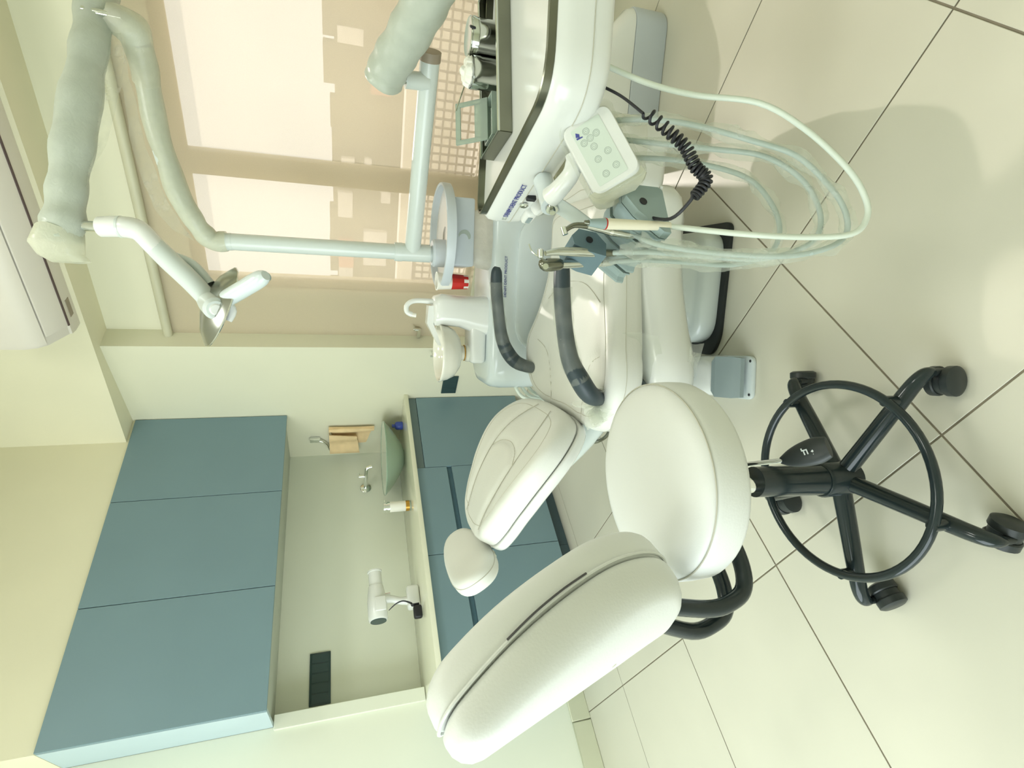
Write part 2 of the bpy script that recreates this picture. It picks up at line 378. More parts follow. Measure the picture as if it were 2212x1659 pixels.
PTS = {
 'hose_a': [[0.973, 0.235, 0.717], [0.923, 0.238, 0.65], [0.881, 0.232, 0.581], [0.837, 0.215, 0.483], [0.778, 0.226, 0.417], [0.708, 0.252, 0.361], [0.666, 0.278, 0.334], [0.64, 0.301, 0.331], [0.626, 0.325, 0.355], [0.646, 0.349, 0.42], [0.682, 0.373, 0.516], [0.733, 0.399, 0.619]],
 'hose_b': [[0.92, 0.308, 0.705], [0.906, 0.29, 0.634], [0.871, 0.276, 0.562], [0.821, 0.27, 0.476], [0.783, 0.271, 0.4], [0.725, 0.291, 0.355], [0.686, 0.315, 0.329], [0.657, 0.342, 0.327], [0.639, 0.361, 0.366], [0.644, 0.386, 0.434], [0.686, 0.416, 0.526], [0.735, 0.438, 0.614], [0.761, 0.444, 0.648]],
 'hose_c': [[0.912, 0.333, 0.68], [0.889, 0.322, 0.608], [0.85, 0.304, 0.518], [0.812, 0.29, 0.438], [0.769, 0.303, 0.376], [0.725, 0.33, 0.347], [0.692, 0.36, 0.346], [0.677, 0.386, 0.374], [0.679, 0.417, 0.449], [0.724, 0.447, 0.546], [0.755, 0.466, 0.621], [0.778, 0.478, 0.665]],
 'hose_d': [[0.912, 0.365, 0.657], [0.888, 0.347, 0.566], [0.846, 0.335, 0.482], [0.814, 0.34, 0.425], [0.767, 0.367, 0.389], [0.731, 0.397, 0.383], [0.71, 0.427, 0.406], [0.711, 0.453, 0.468], [0.741, 0.473, 0.544], [0.771, 0.494, 0.621], [0.794, 0.514, 0.684]],
 'cord_a': [[0.935, 0.259, 0.723], [0.895, 0.258, 0.703], [0.848, 0.261, 0.676]],
 'cord_c': [[0.848, 0.261, 0.676], [0.81, 0.27, 0.65], [0.783, 0.283, 0.622], [0.756, 0.301, 0.607], [0.736, 0.312, 0.59], [0.72, 0.335, 0.609]],
 'cord_b': [[0.716, 0.342, 0.616], [0.726, 0.381, 0.629]],
 'light_arm1': [[1.843, 1.18, 1.619], [1.852, 1.134, 1.645], [1.875, 1.054, 1.676], [1.919, 0.898, 1.704], [1.961, 0.749, 1.712], [1.965, 0.643, 1.71], [1.97, 0.589, 1.726], [1.968, 0.578, 1.762]],
 'light_arm2': [[1.996, 0.587, 1.809], [1.859, 0.658, 1.812], [1.688, 0.764, 1.826], [1.561, 0.858, 1.839], [1.473, 0.929, 1.847], [1.436, 0.968, 1.859]],
 'light_neck': [[1.451, 0.936, 1.785], [1.442, 0.929, 1.751], [1.432, 0.919, 1.708], [1.425, 0.923, 1.668], [1.4, 0.946, 1.637], [1.376, 0.982, 1.602]],
 'light_neck2': [[1.4, 0.946, 1.637], [1.369, 0.973, 1.599], [1.327, 1.004, 1.549], [1.289, 1.035, 1.507]],
 'light_pivot': [[1.236, 1.028, 1.479], [1.286, 1.049, 1.501], [1.357, 1.082, 1.529]],
 'light_handle': [[1.234, 1.013, 1.472], [1.212, 0.947, 1.406], [1.196, 0.896, 1.356], [1.193, 0.877, 1.337]],
 'light_disc': [[1.287, 1.058, 1.491], [1.356, 0.976, 1.451], [1.221, 1.136, 1.531]],
 'wrap_arm': [[1.795, 0.596, 1.018], [1.782, 0.544, 1.001], [1.739, 0.453, 0.965], [1.682, 0.345, 0.924], [1.625, 0.239, 0.891], [1.595, 0.144, 0.871]],
 'keypad': [[0.858, 0.34, 0.714]],
 'neckarm': [[1.006, 0.496, 0.76], [0.972, 0.466, 0.752], [0.933, 0.468, 0.772]],
 'hold': [[0.921, 0.466, 0.776], [0.876, 0.462, 0.737], [0.832, 0.463, 0.713]],
 'hp1': [[0.765, 0.416, 0.595], [0.765, 0.418, 0.638], [0.765, 0.422, 0.722], [0.764, 0.422, 0.754], [0.765, 0.422, 0.762]],
 'hp2': [[0.791, 0.456, 0.61], [0.795, 0.456, 0.651], [0.795, 0.452, 0.69], [0.794, 0.445, 0.739], [0.792, 0.445, 0.765], [0.785, 0.452, 0.782]],
 'hp3': [[0.793, 0.49, 0.593], [0.79, 0.497, 0.7], [0.788, 0.496, 0.741], [0.784, 0.496, 0.784], [0.779, 0.498, 0.809], [0.779, 0.499, 0.818]],
 'hp4': [[0.812, 0.52, 0.571], [0.805, 0.531, 0.712], [0.799, 0.533, 0.768], [0.795, 0.533, 0.795], [0.803, 0.529, 0.801]],
 'needle': [[0.804, 0.527, 0.799], [0.818, 0.522, 0.817], [0.831, 0.513, 0.823]],
 'swivel': [[0.973, 0.463, 0.778], [0.944, 0.474, 0.776], [0.923, 0.477, 0.772]],
 'handle': [[0.927, 0.377, 0.748], [0.916, 0.386, 0.745], [0.9, 0.404, 0.751], [0.903, 0.435, 0.764], [0.914, 0.457, 0.771]],
 'link': [[0.92, 0.459, 0.759], [0.892, 0.487, 0.697]],
 'keyc': [[0.871, 0.336, 0.731]],
}
# ================================================================== THE ROOM
CEIL = 3.0
# floor: grout bed and single tiles
def linex(x): return 2.319-0.1862*(x-2.073)       # window wall line: X for a given Y
fl = struct('floor', box2((-1.7, -1.7, -0.06), (3.25, 3.10, -0.0025)), 'grout')
tile_me = None
xs = [0.43+0.6*k for k in range(-4, 5)]; ys = [0.04+0.6*k for k in range(-3, 6)]
for i in range(len(xs)-1):
    for j in range(len(ys)-1):
        x0, x1, y0, y1 = xs[i], xs[i+1], ys[j], ys[j+1]
        x0 = max(x0, -1.6); y0 = max(y0, -1.56); y1 = min(y1, 2.918)
        if x1-x0 < 0.02 or y1-y0 < 0.02: continue
        g = 0.0022
        pts = [(x0+g, y0+g), (x1-g, y0+g), (x1-g, y1-g), (x0+g, y1-g)]
        full = max(linex(y0), linex(y1))
        if x0 > full: continue
        obj('tile', prism(pts, -0.0024, 0.0, 0.0008, 1), 'tile', fl)
# ceiling and its light panels
struct('ceiling', prism([(-1.7, -1.7), (linex(-1.7)+0.14, -1.7), (linex(2.3)+0.14, 2.3), (2.45, 3.2), (-1.7, 3.2)], CEIL, CEIL+0.08), 'ceiling_paint')
for k, (px, py, e) in enumerate(PANELS):
    t = thing('ceiling_panel_light', ['square white light panel in the ceiling above the dental chair', 'square white light panel in the ceiling behind the photographer', 'square white light panel in the ceiling near the right wall'][k], 'light', (px, py, CEIL))
    obj('frame', cat(*[box((px+dx, py+dy, CEIL-0.02), (sx, sy, 0.04), 0.004) for dx, dy, sx, sy in ((0.29, 0, 0.03, 0.61), (-0.29, 0, 0.03, 0.61), (0, 0.29, 0.55, 0.03), (0, -0.29, 0.55, 0.03))]), 'plastic_white', t)
    obj('diffuser', box((px, py, CEIL-0.012), (0.55, 0.55, 0.012)), 'lamp_face', t)
# walls
LW = 2.918
struct('wall_left', cat(box2((-1.7, LW, 0), (0.637, LW+0.30, CEIL)),), 'paint_white')
struct('trim_2', box2((0.624, 2.903, 0.797), (0.684, 3.05, 1.469), 0.002, 1), 'paint_white')
struct('wall_niche', box2((0.62, 3.05, 0), (2.40, 3.22, 2.30)), 'paint_white')
struct('trim_1', box2((0.637, 2.636, 2.242), (2.35, 3.10, CEIL)), 'paint_upper')        # bulkhead over the wall cabinets
struct('wall_far', prism([(2.196, 2.071), (2.325, 2.071), (2.45, 2.2), (2.45, 3.2), (2.196, 3.2)], 0, 2.254), 'paint_cream')
RW = (0.55, 2.65, 0.25, 2.25)      # opening in the rear wall, behind the photographer
struct('wall_rear', cat(box2((-1.75, -1.7, 0), (-1.6, RW[0], CEIL)), box2((-1.75, RW[1], 0), (-1.6, 3.2, CEIL)), box2((-1.75, RW[0], 0), (-1.6, RW[1], RW[2])), box2((-1.75, RW[0], RW[3]), (-1.6, RW[1], CEIL))), 'paint_white')
win2 = bpy.data.objects.new('window_2', None); COL.objects.link(win2); win2['kind'] = 'structure'; ROOT[win2.name] = Matrix.Identity(4)
for a, b in ((RW[0], RW[0]+0.05), (1.575, 1.625), (RW[1]-0.05, RW[1])):
    obj('window_post', box2((-1.70, a, RW[2]), (-1.64, b, RW[3]), 0.004, 1), 'plastic_white', win2)
for a, b in ((RW[2], RW[2]+0.05), (RW[3]-0.05, RW[3])):
    obj('window_rail', box2((-1.70, RW[0], a), (-1.64, RW[1], b), 0.004, 1), 'plastic_white', win2)
struct('wall_right', box2((-1.7, -1.75, 0), (3.3, -1.56, CEIL)), 'paint_white')
# beam above the window and the far wall (carries the air conditioner)
def beamx(y): return 2.163-0.155*(y-1.905)
struct('wall_upper', prism([(beamx(2.70), 2.70), (beamx(-1.60), -1.60), (linex(-1.60)+0.13, -1.60), (linex(2.70)+0.13, 2.70)], 2.254, CEIL), 'paint_upper')
struct('baseboard_left', cat(box2((-1.6, LW-0.014, 0), (0.40, LW, 0.10), 0.003, 1), box2((0.404, LW-0.014, 0), (0.634, LW, 0.10), 0.003, 1)), 'skirting')
# window wall in its own frame: x along the wall to the right, y outwards, z up
WM = frame((2.319, 2.073, 0), (0.1829, -0.9831, 0), (0.9831, 0.1829, 0))
def ww(g): return xf(g, WM)
W0, W1, SILL, HEAD = 0.25, 2.75, 0.465, 1.83
struct('wall_window', ww(cat(box2((-0.2, 0, 0), (W0, 0.14, 2.30)), box2((W1, 0, 0), (3.75, 0.14, 2.30)), box2((W0, 0, 0), (W1, 0.10, SILL)), box2((W0, 0, HEAD), (W1, 0.14, 2.30)))), 'paint_cream')
struct('baseboard_window', ww(box2((0.0, -0.014, 0), (3.6, 0.0, 0.10), 0.003, 1)), 'skirting')
win = bpy.data.objects.new('window_1', None); COL.objects.link(win); win['kind'] = 'structure'; ROOT[win.name] = Matrix.Identity(4)
for k, (a, b) in enumerate(((W0, W0+0.045), (0.785, 0.885), (1.62, 1.72), (W1-0.045, W1))):
    obj('window_post', ww(box2((a, 0.03, SILL), (b, 0.10, HEAD), 0.004, 1)), 'window_frame', win)
obj('window_rail', ww(box2((W0, 0.03, SILL), (W1, 0.10, SILL+0.03), 0.004, 1)), 'window_frame', win)
obj('window_rail', ww(box2((W0, 0.03, HEAD-0.045), (W1, 0.10, HEAD), 0.004, 1)), 'window_frame', win)
for a, b in ((W0+0.045, 0.785), (0.885, 1.62), (1.72, W1-0.045)):
    obj('pane', ww(box2((a, 0.062, SILL+0.03), (b, 0.066, HEAD-0.045))), 'glass_pane', win)
# roller blind
t = thing('roller_blind', 'sheer beige roller blind pulled down over the whole window', 'blind', WM @ Vector((1.3, -0.03, SILL)))
def wt(a, b, r, n=16): return tube([WM @ Vector(a), WM @ Vector(b)], r, n)
obj('roller_tube', wt((-0.02, -0.035, 1.985), (2.85, -0.035, 1.985), 0.021), 'blind_tube', t)
obj('bracket', ww(box2((-0.035, -0.06, 1.955), (-0.02, 0.0, 2.012), 0.003, 1)), 'plastic_white', t)
obj('fabric', ww(([Vector((x, -0.020, z)) for x in (-0.005, 2.84) for z in (SILL-0.005, 1.985)], [(0, 1, 3, 2)])), 'sheer', t)
obj('bottom_rail', ww(box2((-0.005, -0.028, SILL-0.025), (2.84, -0.012, SILL-0.003), 0.005, 2)), 'blind_tube', t)
obj('pull_chain', cat(wt((-0.012, -0.055, 1.97), (-0.012, -0.04, 0.95), 0.0022, 6), wt((-0.012, -0.015, 1.97), (-0.012, -0.03, 0.95), 0.0022, 6)), 'plastic_white', t)
# outside: lattice screen and the building across
t = thing('lattice_screen', 'terracotta lattice screen of small squares outside the window', 'lattice', WM @ Vector((1.3, 0.35, 0.30)))
for k in range(int(2.9/0.043)):
    x = 0.05+k*0.043
    obj('bar', ww(box2((x, 0.34, 0.36), (x+0.011, 0.35, 0.735))), 'lattice', t, flatsh=True)
for k in range(9):
    z = 0.36+k*0.0455
    obj('cross_bar', ww(box2((0.05, 0.335, z), (2.95, 0.345, z+0.011))), 'lattice', t, flatsh=True)
obj('top_rail', ww(box2((0.0, 0.335, 0.735), (2.98, 0.352, 0.747))), 'lattice', t)
t = thing('neighbour_building', 'tan weathered building seen hazily through the blind', 'building', WM @ Vector((1.3, 7.0, -3)))
obj('wall', ww(box2((-8, 7.0, -3), (9, 9.0, 1.18))), 'facade', t)
random.seed(5)
for k in range(26):
    x = -5+random.random()*11; z = 0.15+random.random()*0.8; a = 0.15+random.random()*0.5; h = 0.1+random.random()*0.35
    obj('shutter' if k % 3 else 'awning', ww(box2((x, 6.9-0.02*k % 0.1, z), (x+a, 7.0, min(z+h, 1.16)))), 'facade_pale' if k % 3 else 'facade_red', t, flatsh=True)
for k in range(22):
    x = -6+k*0.62; h = 0.04+0.12*random.random()
    obj('parapet_block', ww(box2((x, 7.0, 1.18), (x+0.3+0.3*random.random(), 7.4, 1.18+h))), 'facade', t, flatsh=True)
tag(obj('terrace_slab', ww(box2((-2, 0.16, 0.10), (4.5, 1.9, 0.25))), 'facade_pale'), 'bright sunlit terrace slab just outside the window', 'terrace')
tag(obj('parapet', ww(box2((-2, 1.9, -3), (4.5, 2.05, 0.66))), 'facade_pale'), 'pale low parapet wall outside behind the lattice', 'wall')
struct('floor_outside', ww(box2((-9, 0.2, -3.1), (10, 9, -3.0))), 'ground_out')

# ================================================================== AIR CONDITIONER on the beam
bd = Vector((-0.1532, 0.9882, 0)); bn = Vector((-0.9882, -0.1532, 0))
B0 = Vector((beamx(1.90), 1.90, 0))
ACM = frame(B0, bd, bn)      # x to the left along the beam, y out into the room
def acp(prof, x0, x1):
    return xf(loft([[(-x0, p[0], p[1]) for p in prof], [(-x1, p[0], p[1]) for p in prof]]), ACM)
t = thing('air_conditioner', 'white split air conditioner indoor unit mounted high on the beam', 'air conditioner', B0+Vector((0, 0, 2.27)))
prof = [(0, 2.272), (0.055, 2.270), (0.085, 2.275), (0.088, 2.284), (0.175, 2.330), (0.20, 2.36), (0.212, 2.40), (0.212, 2.53), (0.19, 2.555), (0.0, 2.56)]
obj('body', acp(prof, 0.0, 1.05), 'ac_white', t, ang=30)
obj('louvre', acp([(0.094, 2.276), (0.178, 2.321), (0.181, 2.327), (0.098, 2.284)], 0.045, 1.0), 'ac_white', t)
obj('air_slot', acp([(0.086, 2.2715), (0.095, 2.2735), (0.095, 2.285), (0.086, 2.283)], 0.045, 1.0), 'ac_dark', t)
obj('front_panel', acp([(0.186, 2.330), (0.205, 2.352), (0.219, 2.40), (0.219, 2.53), (0.212, 2.53), (0.20, 2.38)], 0.012, 1.04), 'ac_white', t, ang=30)
obj('rating_label', acp([(0.030, 2.2695), (0.062, 2.2685), (0.062, 2.2715), (0.030, 2.2715)], 0.07, 0.15), 'ac_tag', t)

# ================================================================== CABINETS
UX = [0.637, 1.158, 1.674, 2.194]
ul = ['blue-grey wall cabinet at the left end, its pale side panel showing', 'blue-grey wall cabinet, middle one of the three', 'blue-grey wall cabinet against the far wall']
for k in range(3):
    a, b = UX[k], UX[k+1]
    t = thing('wall_cabinet', ul[k], 'cabinet', ((a+b)/2, 2.78, 1.48), 0, 'wall cabinets above the counter')
    obj('body', box2((a+(0.018 if k == 0 else 0.001), 2.644, 1.482), (b-0.001, 3.048, 2.238)), 'laminate_under', t)
    obj('door', box2((a+0.0015, 2.624, 1.470), (b-0.0015, 2.643, 2.240), 0.001, 1), 'laminate_blue', t)
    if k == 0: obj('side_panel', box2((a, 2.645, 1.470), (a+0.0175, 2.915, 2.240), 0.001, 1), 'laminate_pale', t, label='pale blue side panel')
bl = ['blue-grey base cabinet with drawer nearest the left wall', 'blue-grey base cabinet with drawer in the middle of the counter run', 'blue-grey base cabinet with a single door below the glass basin']
FY = 2.492
for k in range(3):
    a, b = UX[k], UX[k+1]
    t = thing('base_cabinet', bl[k], 'cabinet', ((a+b)/2, 2.77, 0), 0, 'base cabinets under the counter')
    obj('body', box2((a+0.001, FY+0.02, 0.085), (b-0.001, 3.048, 0.770)), 'laminate_blue', t)
    obj('toe_kick', box2((a+0.001, FY+0.055, 0.0), (b-0.001, FY+0.075, 0.084)), 'toe_kick', t)
    if k == 2:
        obj('door', box2((a+0.0015, FY, 0.075), (b-0.0015, FY+0.019, 0.722), 0.001, 1), 'laminate_blue', t)
        obj('grip_rail', box2((a+0.0015, FY+0.004, 0.724), (b-0.0015, FY+0.019, 0.768), 0.001, 1), 'grip_grey', t)
    else:
        obj('drawer', box2((a+0.0015, FY, 0.602), (b-0.0015, FY+0.019, 0.768), 0.001, 1), 'laminate_blue', t)
        obj('grip_groove', box2((a+0.0015, FY+0.012, 0.575), (b-0.0015, FY+0.0195, 0.601)), 'groove', t)
        obj('door', box2((a+0.0015, FY, 0.075), (b-0.0015, FY+0.019, 0.574), 0.001, 1), 'laminate_blue', t)
tag(obj('countertop', box2((0.624, 2.462, 0.771), (2.195, 3.049, 0.796), 0.0025, 2), 'counter'), 'long glossy cream countertop running along the niche', 'countertop')
# niche edge strip on the left
# --- glass basin
bc = (1.945, 2.765)
t = thing('glass_basin', 'round green glass vessel basin on the counter', 'basin', (bc[0], bc[1], 0.796))
pr = [(0.0, 0.806), (0.05, 0.806), (0.09, 0.825), (0.145, 0.86), (0.195, 0.895), (0.222, 0.917), (0.228, 0.914), (0.202, 0.889), (0.15, 0.851), (0.093, 0.815), (0.055, 0.7975), (0.0, 0.7975)]
obj('bowl', mv(lathe(pr, 56), bc[0], bc[1], 0), 'glass_green', t)
obj('rim', mv(lathe([(0.2245, 0.9175), (0.2265, 0.9195), (0.2285, 0.9175), (0.2265, 0.9155), (0.2245, 0.9175)], 56), bc[0], bc[1], 0), 'glass_green', t)
obj('waste_ring', mv(lathe([(0, 0.8065), (0.03, 0.8065), (0.032, 0.809), (0, 0.811)], 24), bc[0], bc[1], 0), 'chrome', t)
# --- blue bottle behind the basin
t = thing('blue_bottle', 'small blue bottle behind the glass basin by the far wall', 'bottle', (2.115, 2.665, 0.796))
obj('body', mv(lathe([(0, 0.797), (0.024, 0.797), (0.026, 0.80), (0.026, 0.832), (0.02, 0.842), (0.009, 0.846), (0.009, 0.852), (0, 0.852)], 20), 2.115, 2.665, 0), 'soap_blue', t)
obj('cap', mv(lathe([(0, 0.852), (0.011, 0.852), (0.011, 0.862), (0, 0.863)], 16), 2.115, 2.665, 0), 'soap_blue', t)
# --- wall tap
t = thing('wall_tap', 'chrome wall tap reaching out over the glass basin', 'tap', (1.92, 3.05, 1.02))
obj('wall_plate', lathe([(0, 0), (0.034, 0), (0.034, 0.004), (0.02, 0.012), (0, 0.012)], 28, along((1.92, 3.05, 1.02), (1.92, 2.9, 1.02))), 'chrome', t)
obj('spout', tube([(1.92, 3.04, 1.02), (1.925, 2.97, 1.022), (1.955, 2.90, 1.018), (1.965, 2.885, 1.005), (1.968, 2.882, 0.985)], [0.012, 0.0115, 0.011, 0.0115, 0.012], 14, 4), 'chrome', t)
obj('valve_body', tube([(1.938, 2.94, 1.028), (1.938, 2.94, 1.062)], 0.011, 16), 'chrome', t)
obj('lever', tube([(1.938, 2.94, 1.06), (1.962, 2.935, 1.064)], [0.006, 0.004], 10), 'chrome', t)
# --- soap dispenser
x, y = 1.565, 2.70
t = thing('soap_dispenser', 'white cylindrical soap bottle with chrome pump top and gold band', 'bottle', (x, y, 0.796))
obj('base', mv(lathe([(0, 0.797), (0.029, 0.797), (0.029, 0.804), (0, 0.804)], 28), x, y, 0), 'glass_green', t)
obj('band', mv(lathe([(0, 0.804), (0.0298, 0.804), (0.0298, 0.825), (0, 0.825)], 28), x, y, 0), 'gold', t)
obj('bottle', mv(lathe([(0, 0.825), (0.029, 0.825), (0.029, 0.912), (0, 0.912)], 28), x, y, 0), 'cup_white', t)
obj('pump', mv(cat(lathe([(0, 0.912), (0.029, 0.912), (0.029, 0.926), (0.024, 0.927), (0.024, 0.934), (0.029, 0.935), (0.029, 0.946), (0, 0.946)], 28), tube([(0.01, 0, 0.938), (0.046, 0.004, 0.938)], 0.005, 10)), x, y, 0), 'chrome', t)
# --- handheld x-ray camera
x, y = 1.055, 2.74
t = thing('xray_camera', 'white handheld dental x-ray camera with pistol grip and black wrist strap', 'x-ray camera', (x, y, 0.796))
A = Vector((1, 0.0, 0.0))
bar = lambda prof, p, q: tube([Vector(p)+(Vector(q)-Vector(p))*k for k, r in prof], [r for k, r in prof], 28)
hz = 1.005
obj('head', bar([(0, 0.010), (0.01, 0.042), (0.06, 0.047), (0.55, 0.047), (0.78, 0.043), (1.0, 0.036)], (x-0.09, y, hz), (x+0.085, y, hz+0.004)), 'plastic_white', t)
obj('cone', bar([(0, 0.0335), (0.9, 0.0325), (0.905, 0.036), (1.0, 0.036)], (x+0.08, y, hz+0.003), (x+0.165, y, hz+0.006)), 'plastic_white', t)
obj('screen', bar([(0, 0.0385), (1.0, 0.0385)], (x-0.0915, y, hz), (x-0.085, y, hz)), 'switch_glass', t)
obj('side_pad', box((x-0.02, y-0.046, hz-0.012), (0.07, 0.008, 0.052), 0.004, 3), 'plastic_white', t)
obj('grip', tube([(x+0.015, y, hz-0.03), (x+0.010, y, hz-0.07), (x-0.004, y, hz-0.11), (x-0.008, y, hz-0.15)], [0.024, 0.0185, 0.018, 0.022], 18, 4), 'plastic_white', t)
obj('trigger', box((x+0.036, y, hz-0.052), (0.012, 0.010, 0.026), 0.003), 'plastic_white', t)
obj('trigger_mark', box((x+0.0415, y, hz-0.052), (0.002, 0.008, 0.024)), 'red', t)
obj('battery_foot', box((x+0.005, y, 0.829), (0.115, 0.060, 0.064), 0.014, 4), 'plastic_white', t)
obj('strap', tube([(x-0.055, y-0.03, hz-0.05), (x-0.035, y-0.05, hz-0.085), (x-0.03, y-0.06, hz-0.12), (x-0.05, y-0.07, hz-0.155), (x-0.062, y-0.075, 0.845), (x-0.06, y-0.08, 0.812)], [0.002, 0.0035, 0.004, 0.006, 0.009, 0.006], 10, 4, flat=0.5), 'cord_black', t)
obj('strap_pad', box((x-0.098, y-0.075, 0.822), (0.062, 0.034, 0.042), 0.010, 3), 'cord_black', t)
# --- switch plates
def plate(name, a, b, label, mods, m='switch_glass'):
    t = thing(name, label, 'switch', [(a[i]+b[i])/2 for i in range(3)])
    obj('plate', box2(a, b, 0.003, 2), m, t)
    return t
t = plate('switch_plate', (0.720, 3.0425, 1.232), (0.962, 3.0495, 1.332), 'wide dark glass switch plate on the niche wall under the wall cabinet', 5)
for k in range(5): obj('switch_key', box2((0.727+k*0.0465, 3.0405, 1.242), (0.769+k*0.0465, 3.043, 1.322), 0.001, 1), 'switch_glass', t)
t = plate('socket_plate', (2.188, 2.300, 0.477), (2.1955, 2.452, 0.570), 'dark glass socket plate low on the far wall behind the cuspidor', 3)
for k in range(3): obj('switch_key', box2((2.1862, 2.307+k*0.0475, 0.485), (2.189, 2.349+k*0.0475, 0.562), 0.001, 1), 'switch_glass', t)
# --- towel ring and towel on the far wall
t = thing('towel_ring', 'chrome towel ring fixed to the far wall above the basin', 'towel ring', (2.19, 2.86, 1.28))
obj('wall_block', box((2.182, 2.86, 1.322), (0.026, 0.030, 0.062), 0.003, 2), 'chrome', t)
obj('ring', tube([(2.172, 2.862, 1.296), (2.168, 2.872, 1.272), (2.165, 2.905, 1.250), (2.165, 2.95, 1.238), (2.165, 2.97, 1.226), (2.165, 2.90, 1.221), (2.165, 2.80, 1.222), (2.165, 2.75, 1.228)], 0.005, 10, 4), 'chrome', t)
t = thing('hand_towel', 'folded beige hand towel hanging from the towel ring', 'towel', (2.17, 2.85, 0.95))
def sheet(P, nu, nv, th):
    V, F = [], []
    for i in range(nu+1):
        for j in range(nv+1): V.append(P(i/nu, j/nv))
    for i in range(nu):
        for j in range(nv): F.append((i*(nv+1)+j, (i+1)*(nv+1)+j, (i+1)*(nv+1)+j+1, i*(nv+1)+j+1))
    return V, F
def thick(g, th):
    bm = bmesh.new(); vs_ = [bm.verts.new(v) for v in g[0]]
    for f in g[1]: bm.faces.new([vs_[i] for i in f])
    bmesh.ops.recalc_face_normals(bm, faces=bm.faces[:])
    bmesh.ops.solidify(bm, geom=bm.faces[:], thickness=th); return fromb(bm)
obj('front_fold', thick(sheet(lambda u, v: Vector((2.150-0.008*math.sin(u*9+v), 2.775+u*0.185+0.012*v, 1.236-v*(0.165+0.02*u))), 14, 12, 0.006), 0.007), 'towel', t)
obj('back_fold', thick(sheet(lambda u, v: Vector((2.182-0.006*math.sin(u*7+2*v), 2.735+u*0.16, 1.238-v*(0.275-0.05*u))), 14, 12, 0.006), 0.007), 'towel', t)
obj('side_roll', tube([(2.166, 2.752, 1.236), (2.163, 2.748, 1.15), (2.166, 2.752, 1.05), (2.17, 2.757, 0.965)], [0.012, 0.016, 0.015, 0.011], 12, 4), 'towel', t)
# --- small taps near the window corner
t = thing('angle_valve', 'small chrome valve on the far wall beside the window corner', 'valve', (2.28, 2.06, 0.72))
obj('body', cat(tube([(2.285, 2.066, 0.735), (2.285, 2.01, 0.735)], 0.011, 14), tube([(2.285, 2.015, 0.735), (2.285, 2.012, 0.76)], 0.009, 12)), 'chrome', t)
obj('handle', box((2.285, 2.0, 0.766), (0.035, 0.012, 0.008), 0.003), 'chrome', t)
tag(obj('wall_hook', cat(tube([(2.196, 2.095, 0.665), (2.150, 2.09, 0.663)], 0.005, 10), tube([(2.152, 2.09, 0.663), (2.152, 2.09, 0.68)], 0.006, 10)), 'chrome'), 'tiny chrome hook low on the far wall next to the bowl', 'hook')
# ================================================================== STOOL
HX, HY = 0.440, 0.797
st = thing('dental_stool', 'white round dental stool with curved backrest, black star base and foot ring', 'stool', (HX, HY, 0))
SX, SY = 0.462, 0.778
sr = 0.186
prof = [(0, 0.482), (0.12, 0.482), (sr-0.014, 0.484), (sr-0.004, 0.490), (sr, 0.500), (sr+0.001, 0.530), (sr, 0.556), (sr-0.004, 0.568), (sr-0.014, 0.579), (sr-0.035, 0.588), (0.11, 0.592), (0.05, 0.590), (0, 0.589)]
prof = [(r_, 0.525+(z_-0.482)*0.86) for r_, z_ in prof]
seat = obj('seat', mv(lathe(prof, 72), SX, SY, 0), 'leather_stool', st, ang=60)
def circ(r, z, n=64, c=(0, 0)): return [(c[0]+r*math.cos(2*PI*k/n), c[1]+r*math.sin(2*PI*k/n), z) for k in range(n)]
obj('seat_seam', tube(circ(sr-0.003, 0.5995, 72, (SX, SY)), 0.0013, 6, closed=True), 'seam', seat)
obj('seat_plate', mv(lathe([(0, 0.495), (0.10, 0.495), (0.10, 0.5245), (0, 0.5245)], 24), SX, SY, 0), 'black_plastic', st)
TOPX, TOPY = 0.445, 0.792
obj('gas_column', cat(tube([(TOPX+0.004, TOPY-0.002, 0.505), (HX, HY, 0.30)], 0.0185, 18)), 'chrome', st)
obj('column_cover', tube([(TOPX+0.001, TOPY-0.001, 0.362), (HX, HY, 0.17)], [0.031, 0.033], 26), 'black_gloss', st)
obj('column_collar', mv(lathe([(0, 0.10), (0.036, 0.10), (0.037, 0.14), (0.0375, 0.185), (0.0345, 0.19), (0, 0.19)], 28), HX, HY, 0), 'black_gloss', st)
for k in range(5):
    a = math.radians(-4+72*k); d = Vector((math.cos(a), math.sin(a), 0)); H0 = Vector((HX, HY, 0))
    lg = obj('leg', tube([H0+d*0.020+Vector((0, 0, 0.128)), H0+d*0.12+Vector((0, 0, 0.112)), H0+d*0.20+Vector((0, 0, 0.100)), H0+d*0.245+Vector((0, 0, 0.092)), H0+d*0.266+Vector((0, 0, 0.080)), H0+d*0.272+Vector((0, 0, 0.064))], [0.021, 0.020, 0.0185, 0.017, 0.015, 0.010], 16, 4, flat=0.85), 'black_gloss', st)
    c = H0+d*0.272; sw = a+0.9+0.7*k; e = Vector((math.cos(sw), math.sin(sw), 0)); n_ = Vector((-e.y, e.x, 0)); wc = c+e*0.018+Vector((0, 0, 0.030))
    cs = obj('caster', cat(tube([wc-n_*0.006, wc+n_*0.006], [0.026, 0.026], 20), tube([c+Vector((0, 0, 0.066)), c+Vector((0, 0, 0.040))], 0.008, 10)), 'black_plastic', st)
    for sgn in (-1, 1):
        obj('wheel', tube([wc+n_*sgn*0.0065, wc+n_*sgn*0.009, wc+n_*sgn*0.022, wc+n_*sgn*0.026], [0.028, 0.030, 0.030, 0.023], 24), 'black_plastic', cs)
obj('foot_ring', tube(circ(0.205, 0.140, 72, (HX, HY)), 0.0095, 14, closed=True), 'black_gloss', st)
